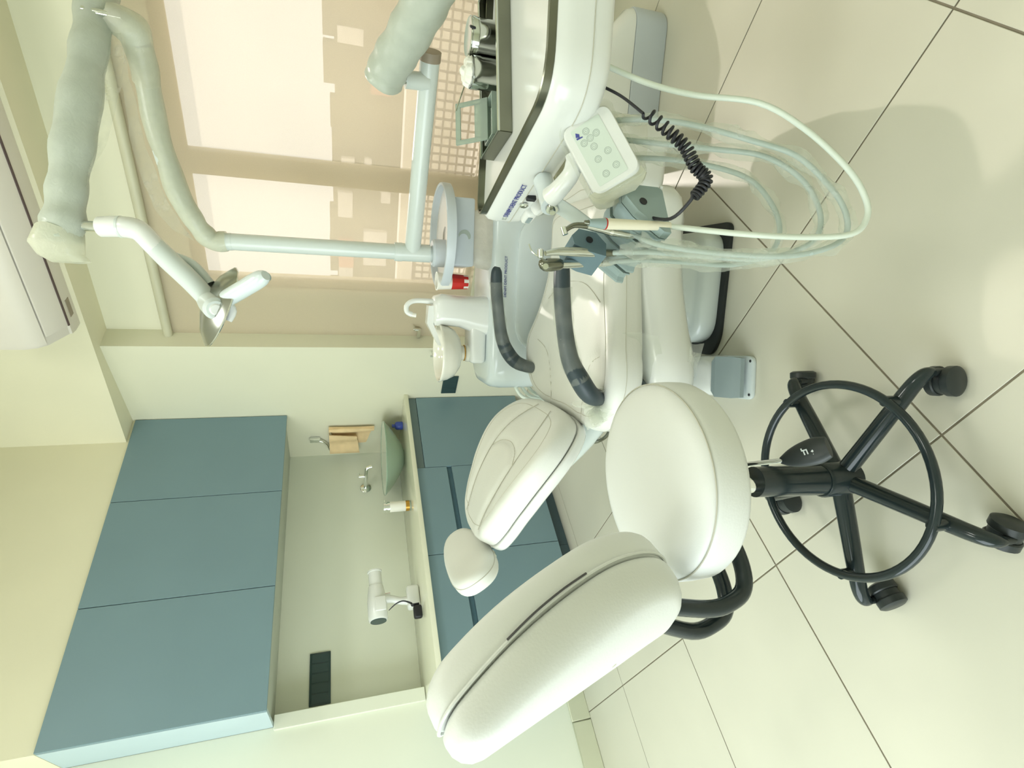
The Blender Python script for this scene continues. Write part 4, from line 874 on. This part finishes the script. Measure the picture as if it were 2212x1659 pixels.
obj('wrap_knot', rumple(loft([superloop(a2[-1]+(a2[-1]-a2[-2]).normalized()*d+Vector((0, 0, zz)), (0, 0, 1), (0.6, 0.8, 0), a, b, 2.4, 24) for d, zz, a, b in ((-0.02, 0, 0.048, 0.042), (0.015, 0.0, 0.052, 0.044), (0.045, -0.012, 0.045, 0.034), (0.065, -0.035, 0.04, 0.012))]), 0.014, 18, 2), 'film_milky', arm2)
obj('wrap_flap', rumple(sheet(lambda u, v: Vector(w2[int(6+u*24)])+Vector((0, 0, -0.042-0.05*v*math.sin(PI*u)))+Vector((-0.03, -0.03, 0))*v*0.3, 26, 5, 0), 0.008, 18, 12), 'film', arm2)
nk = [Vector(p) for p in T['light_neck']]
obj('neck_pin', tube([nk[0]+Vector((0.008, 0.006, 0.045)), nk[1]], 0.014, 16), 'chrome', ol_)
obj('elbow', tube([nk[1]+Vector((0.002, 0.002, 0.008)), nk[2], nk[3], nk[4], nk[5]], [0.0265, 0.0275, 0.0275, 0.0265, 0.025], 22, 5), 'plastic_white', ol_)
obj('elbow_ring', tube([nk[2]+Vector((0.0004, 0.0004, 0.004)), nk[2]+Vector((-0.0004, -0.0004, -0.002))], 0.0282, 22), 'enamel', ol_)
n2 = [Vector(p) for p in T['light_neck2']]
obj('yoke', tube([n2[0], n2[1], n2[2], n2[3]], [0.026, 0.0275, 0.027, 0.026], 20, 4, flat=0.9), 'enamel', ol_)
sh = R_*0.055+Vector((0.02, 0.03, 0))
obj('yoke_arm', tube([n2[1]+sh*0.4, n2[2]+sh, n2[3]+sh*0.9], [0.010, 0.012, 0.014], 14, 5), 'enamel', ol_)
dc, d1, d2 = [Vector(p) for p in T['light_disc']]
e1 = (d2-d1).normalized(); rad = (d2-d1).length/2*1.04; dc = (d1+d2)/2
vd = (dc-CAM_POS).normalized(); e2 = (vd - e1*vd.dot(e1)).normalized(); nn = e1.cross(e2)
if nn.z > 0: nn = -nn
nn = (nn+vd*0.16).normalized(); e2 = nn.cross(e1).normalized()
DM = Matrix(((e1.x, e2.x, nn.x, dc.x), (e1.y, e2.y, nn.y, dc.y), (e1.z, e2.z, nn.z, dc.z), (0, 0, 0, 1)))
hd_ = obj('reflector', xf(lathe([(0.0, -0.030), (rad*0.35, -0.026), (rad*0.7, -0.012), (rad*0.95, 0.008), (rad, 0.014), (rad*0.985, 0.017), (rad*0.9, 0.010), (rad*0.65, -0.006), (rad*0.33, -0.019), (0.0, -0.023)], 48), DM), 'steel_sheet', ol_, ang=60)
obj('reflector_rim', xf(lathe([(rad*0.985, 0.0145), (rad*1.0, 0.0165), (rad*1.012, 0.0145), (rad*1.0, 0.0125), (rad*0.985, 0.0145)], 48), DM), 'chrome', hd_)
lp = [Vector(p) for p in T['light_pivot']]; lp[0] = lp[0]-vd*0.03; lp[1] = lp[1]-vd*0.02
obj('pivot', tube([lp[0], lp[0]+(lp[1]-lp[0])*0.12, lp[1], lp[2]], [0.022, 0.0295, 0.0305, 0.027], 26), 'enamel', ol_)
obj('pivot_cap', tube([lp[0]-(lp[1]-lp[0]).normalized()*0.003, lp[0]+(lp[1]-lp[0]).normalized()*0.004], [0.012, 0.021], 20), 'plastic_white', ol_)
hl = [Vector(p) for p in T['light_handle']]; hl = [p+vd*0.025+(R_*0.012+U_*-0.012)*(1-i/3) for i, p in enumerate(hl)]
obj('handle', tube(hl, [0.022, 0.0225, 0.0215, 0.013], 20, 4), 'plastic_cool', ol_)
hk = (hl[3]-hl[0]).normalized()
obj('handle', tube([hl[0]+vd*0.07+U_*-0.012, hl[1]+vd*0.07+U_*-0.010, hl[3]+vd*0.06+U_*-0.008], [0.018, 0.019, 0.013], 18, 4), 'grey_hold', ol_)
obj('bulb_guard', tube([dc+nn*0.03-e1*0.02, dc+nn*0.045, dc+nn*0.045+e1*0.03], [0.008, 0.012, 0.009], 12, 3), 'plastic_white', hd_)

# ================================================================== DELIVERY UNIT
du = thing('delivery_unit', 'white instrument delivery table with steel top hanging on its swing arm', 'delivery table', (1.2, 0.3, 0.735))
# swing arm from the post
obj('swing_arm', tube([(PX, PY, 0.885), (1.862, 0.525, 0.885)], 0.031, 24), 'enamel', du)
obj('arm_end_cap', tube([(1.862, 0.527, 0.885), (1.862, 0.500, 0.885)], [0.0335, 0.0335], 24), 'ac_tag', du)
obj('arm_socket', tube([(1.850, 0.585, 0.885), (1.842, 0.585, 0.958)], 0.0265, 20), 'enamel', du)
obj('socket_pin', tube([(1.842, 0.585, 0.95), (1.835, 0.582, 0.985)], 0.014, 14), 'steel', du)
wa = [Vector(p) for p in T['wrap_arm']]
wa = [p+Vector((0.02, 0.0, 0.01)) for p in wa]
ring_s = []
for i, p in enumerate(wa):
    d = (wa[min(i+1, len(wa)-1)]-wa[max(i-1, 0)]).normalized(); sd = d.cross(Vector((0, 0, 1))).normalized(); u2 = sd.cross(d)
    ring_s.append(superloop(p, u2, sd, 0.040, 0.034, 3.5, 24))
sa = obj('spring_arm', loft(ring_s), 'enamel', du, ang=50)
w3 = crom(wa, 7)
obj('plastic_wrap', rumple(tube(w3, [0.060-0.006*(1-min(1, i/8))+0.002*math.sin(i*1.3) for i in range(len(w3))], 24, caps=True), 0.006, 18, 3), 'film_arm', sa)
# hanger from the arm to the back of the table (outside the picture)
obj('hanger', tube([wa[-1], wa[-1]+Vector((-0.02, -0.07, -0.02)), Vector((1.50, 0.02, 0.84)), Vector((1.42, 0.03, 0.79))], 0.035, 18, 5), 'enamel', du)
# body
A_, B_, C_, D_ = (1.142, 0.668), (0.878, 0.262), (1.20, -0.165), (1.555, 0.03)
op = roundpoly([A_, B_, C_, D_], [0.055, 0.075, 0.08, 0.06], 8); oc = (1.19, 0.22)
def inset(poly, c, d): return [(c[0]+(p[0]-c[0])*(1-d/math.hypot(p[0]-c[0], p[1]-c[1])), c[1]+(p[1]-c[1])*(1-d/math.hypot(p[0]-c[0], p[1]-c[1]))) for p in poly]
lp_ = [(0.085, 0.722), (0.045, 0.722), (0.014, 0.729), (0.002, 0.745), (0.0, 0.768), (0.0, 0.800), (0.004, 0.820), (0.012, 0.828), (0.022, 0.828)]
bod = obj('table_body', loft([[(p[0], p[1], z) for p in inset(op, oc, d)] for d, z in lp_]), 'plastic_white', du, ang=45)
obj('parting_line', tube([(p[0], p[1], 0.768) for p in inset(op, oc, -0.0006)], 0.0011, 6, closed=True), 'seam', bod)
# steel worktop with upstand rim
w_in = inset(op, oc, 0.020); w_i2 = inset(op, oc, 0.030)
V_, F_ = [], []; n = len(op)
loops = [[(p[0], p[1], z) for p in inset(op, oc, d)] for d, z in ((0.014, 0.828), (0.013, 0.842), (0.016, 0.844), (0.020, 0.843), (0.026, 0.812), (0.032, 0.806))]
obj('worktop_rim', loft(loops, False), 'steel_dark', du, ang=40)
obj('worktop', prism(inset(op, oc, 0.030), 0.8285-0.026, 0.8295-0.023), 'steel_sheet', du)
# lettering on the side towards the chair
sd = (Vector((B_[0], B_[1], 0))-Vector((A_[0], A_[1], 0))).normalized()
nrm = Vector((0, 0, 1)).cross(sd); 
if nrm.x > 0: nrm = -nrm
tb = Vector((A_[0], A_[1], 0.782))+sd*0.052+nrm*0.0022
text('lettering', 'DENIM DENT PRODUCT', 0.0165, frame(tb+sd*0.014, sd, (0, 0, 1)), 'ink_blue', bod, sx=0.80)
obj('emblem', xf(cat(flat([(0.0, 0.0), (0.002, 0.0), (0.002, 0.010), (0.0, 0.010)]), flat([(0.004, 0.0), (0.009, 0.0), (0.009, 0.002), (0.004, 0.002)]), flat([(0.004, 0.008), (0.009, 0.008), (0.009, 0.010), (0.004, 0.010)])), frame(tb, sd, (0, 0, 1))), 'ink_grey', bod)
# knob, gauge and socket under that side
kp = Vector((A_[0], A_[1], 0.742))+sd*0.10+nrm*-0.004
obj('knob', lathe([(0, -0.01), (0.013, -0.01), (0.015, 0.004), (0.014, 0.016), (0.009, 0.02), (0, 0.02)], 20, along(kp+sd*0.018+Vector((0, 0, -0.014)), kp+sd*0.018+nrm+Vector((0, 0, -0.5)))), 'plastic_white', bod)
obj('gauge_pod', box((0, 0, 0), (0.05, 0.03, 0.03), 0.010, 3, frame((0, 0, 0), sd, (0, 0, 1))) if False else mv(box((0, 0, 0), (0.052, 0.036, 0.030), 0.010, 3, Matrix.Rotation(math.atan2(sd.y, sd.x), 4, 'Z')), kp.x-sd.x*0.018, kp.y-sd.y*0.018, 0.734), 'plastic_white', bod)
obj('gauge_window', mv(box((0, 0, 0), (0.026, 0.002, 0.012), 0.001, 1, Matrix.Rotation(math.atan2(sd.y, sd.x), 4, 'Z')), kp.x-sd.x*0.018+nrm.x*0.019, kp.y-sd.y*0.018+nrm.y*0.019, 0.735), 'pedal_grey', bod)
kp2 = Vector((A_[0], A_[1], 0.762))+sd*0.128+nrm*0.001
obj('socket_ring', lathe([(0, 0), (0.009, 0), (0.010, 0.004), (0.006, 0.006), (0.006, 0.002), (0, 0.002)], 18, along(kp2, kp2+nrm)), 'steel', bod)
kp3 = Vector((A_[0], A_[1], 0.757))+sd*0.162
obj('rocker_switch', mv(box((0, 0, 0), (0.012, 0.012, 0.022), 0.002, 1, Matrix.Rotation(math.atan2(sd.y, sd.x), 4, 'Z')), kp3.x+nrm.x*0.003, kp3.y+nrm.y*0.003, kp3.z), 'cord_black', bod)
# swivel head with handle and arm to the instrument holder
sw = [Vector(p) for p in T['swivel']]
obj('swivel', tube([Vector((1.000, 0.468, 0.760)), Vector((0.955, 0.472, 0.762)), Vector((0.915, 0.478, 0.764))], [0.021, 0.0205, 0.0205], 20), 'plastic_cool', du)
obj('swivel_screw', cat(lathe([(0, 0), (0.013, 0), (0.012, 0.003), (0, 0.004)], 18, along((0.913, 0.482, 0.762), (0.70, 0.56, 0.78))), lathe([(0, 0.003), (0.007, 0.003), (0.0065, 0.010), (0, 0.010)], 6, along((0.913, 0.482, 0.762), (0.70, 0.56, 0.78)))), 'steel', du)
obj('handle', tube([Vector(p) for p in T['handle']], [0.013, 0.0155, 0.0165, 0.018, 0.02], 18, 5), 'plastic_white', du)
obj('holder_arm', loft([superloop(p, (0.35, 0.93, 0), (0.6, -0.2, 0.75), 0.020, 0.017, 5.0, 24) for p in ((0.918, 0.470, 0.762), (0.905, 0.485, 0.72), (0.885, 0.505, 0.672))]), 'enamel', du, ang=30)
# instrument holder: grey bar with round notches
hb = Vector((0.36, 0.93, 0)).normalized(); hq = Vector((0.93, -0.36, 0)).normalized()
HB = Vector((0.740, 0.428, 0.0))
prf = [(0.010, 0.598), (0.105, 0.592), (0.112, 0.60), (0.112, 0.655), (0.105, 0.668), (0.085, 0.672), (0.055, 0.655), (0.030, 0.630), (0.012, 0.612)]
def hloop(s_, k=1.0): return [HB+hb*s_+hq*p[0]+Vector((0, 0, p[1])) for p in prf]
hold = obj('instrument_holder', loft([hloop(-0.006), hloop(0.012)]), 'grey_hold', du, flatsh=True)
for k in range(4):
    s0 = 0.014+0.038*k
    pf2 = [HB+hb*s_+hq*a+Vector((0, 0, z)) for s_, a, z in ()]
    obj('notch_block', loft([[HB+hb*(s0+ds)+hq*(p[0]+0.006*(1 if abs(ds-0.016) < 0.01 else 0))+Vector((0, 0, p[1]+0.004*k)) for p in prf] for ds in (0.0, 0.004, 0.010, 0.022, 0.029, 0.034)]), 'grey_hold', hold, ang=30)
for c_ in ((0.075, 0.64),):
    pt = HB+hb*(-0.0065)+hq*c_[0]+Vector((0, 0, c_[1]))
    obj('bolt_hole', lathe([(0, 0), (0.0075, 0), (0.0075, 0.001), (0, 0.001)], 18, along(pt, pt-hb)), 'cord_black', hold)
obj('side_plug', mv(box((0, 0, 0), (0.006, 0.02, 0.006), 0.001, 1), *(HB+hb*0.0+hq*0.11+Vector((0, 0, 0.593)))), 'plastic_white', hold)
HB2 = Vector((0.787, 0.492, 0))
blk = obj('upper_holder', loft([[HB2+hb*s_+hq*a+Vector((0, 0, z)) for a, z in ((-0.012, 0.690), (0.016, 0.684), (0.040, 0.700), (0.046, 0.735), (0.030, 0.752), (0.012, 0.750), (-0.004, 0.722))] for s_ in (-0.004, 0.012, 0.030, 0.052, 0.062)]), 'grey_hold_dark', du, ang=25)
pt = HB2+hb*-0.0045+hq*0.022+Vector((0, 0, 0.718))
obj('bolt_hole', lathe([(0, 0), (0.007, 0), (0.007, 0.001), (0, 0.001)], 18, along(pt, pt-hb)), 'cord_black', blk)
# control keypad in its plastic bag
kc = Vector(T['keyc'][0])+Vector((0.004, 0.004, -0.004))
k1 = (R_*-110+U_*-60).normalized(); k2 = (R_*41+U_*-44).normalized(); k2 = (k2-k1*k2.dot(k1)-fwd*0.25).normalized()
KM = frame(kc, k1, k2)           # z of this frame: towards or away from the viewer
if (KM.to_3x3() @ Vector((0, 0, 1))).dot(fwd) > 0: KM = frame(kc, k1, -k2)
kz = KM.to_3x3() @ Vector((0, 0, 1)); ksgn = 1 if (KM.to_3x3() @ Vector((0, 1, 0))).dot(k2) > 0 else -1
kp_ = obj('keypad_case', xf(loft([[(p[0], p[1], z) for p in scl(roundpoly([(-0.062, -0.042), (0.072, -0.042), (0.072, 0.050), (-0.062, 0.050)], 0.020, 6), k, (0.005, 0.004))] for k, z in ((0.80, -0.050), (0.97, -0.044), (1.02, -0.028), (1.02, -0.010), (0.99, -0.001), (0.95, 0.002))]), KM), 'plastic_white', du, ang=45)
face = obj('keypad_face', xf(prism(roundpoly([(-0.050, -0.028), (0.060, -0.028), (0.060, 0.028), (-0.050, 0.028)], 0.003, 3), 0.0016, 0.0028), KM), 'keypad_face', kp_)
def kring(x, y, r=0.0058):
    y = y*ksgn
    g1 = tube([(x+r*math.cos(2*PI*k/24), y+r*math.sin(2*PI*k/24), 0.0029) for k in range(24)], 0.00042, 5, closed=True)
    g2 = tube([(x+r*0.62*math.cos(2*PI*k/24), y+r*0.62*math.sin(2*PI*k/24), 0.0029) for k in range(24)], 0.0003, 5, closed=True)
    return cat(g1, g2, mv(lathe([(0, 0.0028), (0.0009, 0.0028), (0.0009, 0.0031), (0, 0.0031)], 8), x, y, 0))
for x, y in ((-0.036, -0.004), (-0.024, 0.010), (-0.022, -0.003), (-0.020, -0.016), (-0.006, -0.004), (0.013, 0.013), (0.017, -0.008), (0.042, 0.014), (0.046, -0.008)):
    obj('key', xf(kring(x, y), KM), 'ink_grey', kp_)
obj('emblem', xf(cat(*[mv(flat(p, 0.0005), 0, 0, 0.0028) for p in ([(-0.043, ksgn*-0.021), (-0.036, ksgn*-0.024), (-0.033, ksgn*-0.018), (-0.038, ksgn*-0.016)], [(-0.034, ksgn*-0.024), (-0.031, ksgn*-0.024), (-0.030, ksgn*-0.013), (-0.032, ksgn*-0.013)])]), KM), 'ink_blue', kp_)
bagk = [[(p[0], p[1], z) for p in scl(roundpoly([(-0.067, -0.047), (0.078, -0.047), (0.078, 0.056), (-0.067, 0.056)], 0.022, 8), k, (0.005, 0.004))] for k, z in ((0.7, -0.058), (1.0, -0.052), (1.04, -0.030), (1.03, -0.008), (1.0, 0.002))]
obj('plastic_bag', rumple(xf(loft(bagk, False), KM), 0.006, 28, 6), 'film', kp_)
obj('bag_tail', rumple(xf(loft([[(x, y*w_, z*w_-0.028) for y, z in ((-0.048, -0.022), (0.0, -0.026), (0.052, -0.022), (0.055, 0.0), (0.050, 0.022), (0.0, 0.028), (-0.046, 0.022), (-0.05, 0.0))] for x, w_ in ((0.064, 1.02), (0.074, 1.0), (0.082, 0.88), (0.088, 0.70), (0.092, 0.45))], False), KM), 0.008, 45, 8), 'film_milky', kp_)
# ---------------- handpieces with their hoses
def hpaths(k): return [Vector(p) for p in T[k]]
h = hpaths('hp1'); t = thing('ultrasonic_scaler', 'ivory scaler handpiece with grey nose and red ring in the holder', 'handpiece', h[0])
obj('handle', tube([h[0], h[1], h[2]], [0.0075, 0.0085, 0.0098], 20, 4), 'ivory', t)
obj('ring', tube([h[2]-(h[2]-h[3])*-0.02, h[2]+(h[3]-h[2])*0.05], 0.0102, 20), 'red', t)
obj('nose', tube([h[2]+(h[3]-h[2])*0.05, h[3]], [0.0097, 0.0062], 20), 'grey_hold', t)
obj('tip', tube([h[3], h[4]], [0.0045, 0.003], 12), 'steel_dark', t)
obj('hose', tube(list(reversed([Vector(p) for p in T['hose_a'][:-1]]+[h[0]])), 0.0050, 12, 6), 'hose_white', t)
h = hpaths('hp2'); t = thing('contra_angle_handpiece', 'chrome contra-angle handpiece leaning beside the ivory scaler', 'handpiece', h[0])
obj('handle', tube([h[1], h[2], h[3]], [0.0088, 0.0080, 0.0058], 18, 4), 'steel', t)
obj('collar', tube([h[2]+(h[1]-h[2])*0.1, h[2]+(h[1]-h[2])*-0.06], 0.0088, 18), 'chrome', t)
obj('neck', tube([h[3], h[4], h[5]], [0.0058, 0.0048, 0.0042], 14, 4), 'steel_dark', t)
obj('head', tube([h[5]+U_*0.004+R_*0.005, h[5]-U_*0.0-R_*0.008], 0.0052, 14), 'chrome', t)
obj('coupling', tube([h[1]+(h[0]-h[1])*0.4, h[1]], [0.0066, 0.0090], 16), 'chrome', t)
obj('hose', tube([h[1]+(h[0]-h[1])*0.3]+list(reversed([Vector(p) for p in T['hose_b']]))[1:], 0.0048, 12, 6), 'hose_grey', t)
h = hpaths('hp3'); t = thing('air_turbine', 'polished steel turbine handpiece with small round head', 'handpiece', h[0])
obj('handle', tube([h[1], h[2], h[3], h[4]], [0.0080, 0.0090, 0.0070, 0.0045], 18, 4), 'steel', t)
obj('head', tube([h[5]+R_*0.0085, h[5]+R_*0.006, h[5]-R_*0.006, h[5]-R_*0.0085], [0.004, 0.0062, 0.0062, 0.004], 16), 'chrome', t)
obj('coupling', tube([h[1]+(h[0]-h[1])*0.35, h[1]], [0.0062, 0.0080], 16), 'steel_dark', t)
obj('hose', tube([h[1]+(h[0]-h[1])*0.25]+list(reversed([Vector(p) for p in T['hose_c']]))[1:], 0.0048, 12, 6), 'hose_grey', t)
h = hpaths('hp4'); t = thing('air_water_syringe', 'steel three-way syringe with thin bent nozzle in the upper holder', 'syringe', h[0])
obj('handle', tube([h[1]+(h[0]-h[1])*0.4, h[1], h[2]], [0.0075, 0.0082, 0.0085], 18, 3), 'steel', t)
obj('head', tube([h[2]+(h[1]-h[2])*0.15, h[2], h[3], h[4]], [0.0088, 0.0115, 0.0120, 0.0060], 18, 4), 'steel_dark', t)
obj('button', tube([h[3]-fwd*0.006-R_*0.004, h[3]-fwd*0.014-R_*0.006], 0.0055, 14), 'chrome', t)
obj('nozzle', tube([Vector(p) for p in T['needle']], [0.0018, 0.0016, 0.0013], 8, 3), 'steel', t)
obj('hose', tube([h[1]+(h[0]-h[1])*0.35]+list(reversed([Vector(p) for p in T['hose_d']]))[1:], 0.0048, 12, 6), 'hose_grey', t)
# film sleeves over the three grey hoses
for nm, key, sd_ in (('right', 'hose_b', 1), ('mid', 'hose_c', 2), ('left', 'hose_d', 3)):
    P_ = crom([Vector(p) for p in T[key]], 6)
    tag(obj('hose_sleeve', rumple(tube(P_, [0.0115+0.003*math.sin(i*0.8+sd_) for i in range(len(P_))], 12, caps=False), 0.006, 45, sd_), 'film'),
        {'right': 'clear crinkled plastic sleeve on the outermost of the three grey hoses', 'mid': 'clear crinkled plastic sleeve on the middle of the three grey hoses', 'left': 'clear crinkled plastic sleeve on the innermost of the three grey hoses'}[nm], 'plastic sleeve', 'plastic sleeves on the hoses')
# coiled black cord
ca, cc, cb_ = [[Vector(p) for p in T[k]] for k in ('cord_a', 'cord_c', 'cord_b')]
cp = crom(cc, 60); turns = 24
T_ = []; N_ = Vector((0, 0, 1)); tot = len(cp)
for i, p in enumerate(cp):
    d = (cp[min(i+1, tot-1)]-cp[max(i-1, 0)]).normalized(); N_ = (N_-d*N_.dot(d)).normalized(); Bq = d.cross(N_)
    s_ = i/(tot-1); th = 2*PI*turns*(s_**1.25); r_ = 0.0088*(1 if s_ < 0.8 else 1-0.2*(s_-0.8)/0.2)
    T_.append((p, N_.copy(), Bq, th, r_))
co = []
for i in range(len(T_)-1):
    for j in range(5):
        q_ = j/5; p = T_[i][0].lerp(T_[i+1][0], q_); th = T_[i][3]*(1-q_)+T_[i+1][3]*q_
        co.append(p+T_[i][4]*(math.cos(th)*T_[i][1]+math.sin(th)*T_[i][2]))
t = thing('coiled_cord', 'black coiled cable hanging below the delivery table', 'cable', cc[-1])
obj('coil', tube(co, 0.0026, 7), 'cord_black', t)
obj('straight_lead', tube([ca[0]+Vector((0.01, 0, 0.012))]+ca[:-1]+[co[0]], 0.0026, 8, 6), 'cord_black', t)
obj('straight_lead', tube([co[-1]]+cb_+[Vector((0.80, 0.42, 0.625))], 0.0030, 8, 5), 'cord_black', t)
obj('cable_gland', tube([ca[0]+Vector((0.02, 0.0, 0.016)), ca[0]+Vector((0.0, 0.0, 0.0))], [0.010, 0.008], 12), 'cord_black', t)

# ================================================================== THINGS ON THE DELIVERY TABLE
WZ = 0.8066
# long steel instrument tray at the back of the worktop
td = Vector((0.739, -0.674, 0)).normalized(); tn = Vector((td.y, -td.x, 0)); 
if tn.x > 0: tn = -tn            # towards the viewer
TB_ = Vector((1.061, 0.403, WZ))
def tr(a, b, z): return TB_+td*a-tn*b+Vector((0, 0, z))
t = thing('instrument_tray', 'long shallow stainless steel tray on the delivery table', 'tray', tr(0.25, 0.08, 0))
def wallp(a0, b0, a1, b1, z0=0.0, z1=0.050, th=0.002, m='steel_dark', nm='side'):
    p0, p1 = tr(a0, b0, 0), tr(a1, b1, 0); d = (p1-p0).normalized(); n_ = Vector((-d.y, d.x, 0))*th
    V_ = [p0-n_, p1-n_, p1+n_, p0+n_]; V_ = [v+Vector((0, 0, z0)) for v in V_]+[v+Vector((0, 0, z1-z0)) for v in V_]
    obj(nm, (V_, [(0, 1, 2, 3), (4, 5, 6, 7), (0, 1, 5, 4), (1, 2, 6, 5), (2, 3, 7, 6), (3, 0, 4, 7)]), m, t, flatsh=True)
wallp(0, 0, 0.35, 0); wallp(0, 0.135, 0.35, 0.135); wallp(0, 0, 0, 0.135); wallp(0.35, 0, 0.35, 0.135)
obj('bottom', ([tr(0, 0, 0.001), tr(0.35, 0, 0.001), tr(0.35, 0.135, 0.001), tr(0, 0.135, 0.001), tr(0, 0, 0.003), tr(0.35, 0, 0.003), tr(0.35, 0.135, 0.003), tr(0, 0.135, 0.003)], [(0, 1, 2, 3), (4, 5, 6, 7), (0, 1, 5, 4), (1, 2, 6, 5), (2, 3, 7, 6), (3, 0, 4, 7)]), 'steel_sheet', t, flatsh=True)
obj('rolled_edge', tube([tr(0, 0, 0.050), tr(0.35, 0, 0.050), tr(0.35, 0.135, 0.050), tr(0, 0.135, 0.050)], 0.0030, 8, closed=True), 'steel', t)
def can(x, y, r, h_, z0, lab, cotton):
    t = thing('steel_canister', lab, 'canister', (x, y, z0), 0, 'steel canisters on the delivery table')
    obj('can', mv(lathe([(0, 0), (r, 0), (r, h_*0.80), (r*1.03, h_*0.82), (r*1.03, h_), (r*0.98, h_), (r*0.98, 0.01), (0, 0.01)], 40), x, y, z0), 'steel', t)
    if cotton:
        random.seed(11)
        for k in range(7):
            a = 2*PI*k/7; q_ = 0.55*r if k else 0
            obj('cotton_ball', rumple(mv(lathe([(0, -0.013), (0.009, -0.010), (0.0135, 0), (0.009, 0.010), (0, 0.013)], 12), x+q_*math.cos(a), y+q_*math.sin(a), z0+h_+0.004+0.008*(k == 0)), 0.004, 70, k), 'cotton', t)
    else:
        obj('lid', mv(lathe([(0, h_+0.003), (r*0.6, h_+0.003), (r*0.97, h_+0.002), (r*1.04, h_-0.003), (r*1.04, h_-0.016), (r*1.015, h_-0.016), (r*1.015, h_-0.005), (0, h_-0.003)], 40), x, y, z0), 'steel', t)
        obj('lid_notch', mv(box((0, 0, 0), (0.012, 0.004, 0.012), 0.002), x-0.72*r, y-0.66*r, z0+h_), 'cord_black', t)
p = tr(0.213, 0.052, 0.0035); can(p.x, p.y, 0.0365, 0.092, p.z, 'larger stainless steel canister with lid near the window', False)
p = tr(0.146, 0.062, 0.0035); can(p.x, p.y, 0.0315, 0.086, p.z, 'smaller stainless steel canister heaped with cotton balls', True)
# clear acrylic cotton dispenser lying open
t = thing('acrylic_dispenser', 'clear acrylic dispenser with open flap next to the steel canisters', 'dispenser', tr(-0.01, 0.06, 0.004))
DMx = frame(tr(0.062, 0.080, 0.004), td, -tn)
def E(nm, g, m='acrylic', **k): return obj(nm, xf(g, DMx), m, t, **k)
E('box', cat(box2((-0.045, -0.03, 0.0), (0.045, 0.03, 0.003)), box2((-0.045, -0.03, 0.003), (-0.042, 0.03, 0.045)), box2((0.042, -0.03, 0.003), (0.045, 0.03, 0.045)), box2((-0.042, -0.03, 0.003), (0.042, -0.027, 0.045)), box2((-0.042, 0.027, 0.003), (0.042, 0.03, 0.045))))
E('roller', tube([(-0.05, -0.008, 0.024), (0.02, -0.008, 0.024)], 0.016, 18))
E('flap', cat(*[xf(g, Matrix.Translation((0.0, 0.0, 0.045)) @ Matrix.Rotation(math.radians(52), 4, 'X')) for g in (box2((-0.045, 0.0, 0.0), (-0.036, 0.075, 0.004)), box2((0.036, 0.0, 0.0), (0.045, 0.075, 0.004)), box2((-0.036, 0.064, 0.0), (0.036, 0.075, 0.004)), box2((-0.036, 0.0, 0.0), (0.036, 0.03, 0.004)))]))
E('cotton_fill', rumple(box((0.0, 0.004, 0.020), (0.075, 0.045, 0.030), 0.008, 3), 0.004, 50), 'acrylic')
E('hook', tube([(0.045, -0.01, 0.02), (0.065, -0.014, 0.018), (0.068, -0.02, 0.012)], 0.004, 8, 3))
obj('pin', tube([tr(0.13, 0.085, 0.098), tr(0.085, 0.11, 0.112)], 0.0014, 8), 'steel', t)
tag(obj('dental_probe', tube([tr(0.03, -0.018, 0.004), tr(-0.0, -0.020, 0.004), tr(-0.04, -0.02, 0.005)], [0.0014, 0.003, 0.0014], 8, 4), 'steel'), 'thin steel dental probe lying on the steel worktop', 'probe')
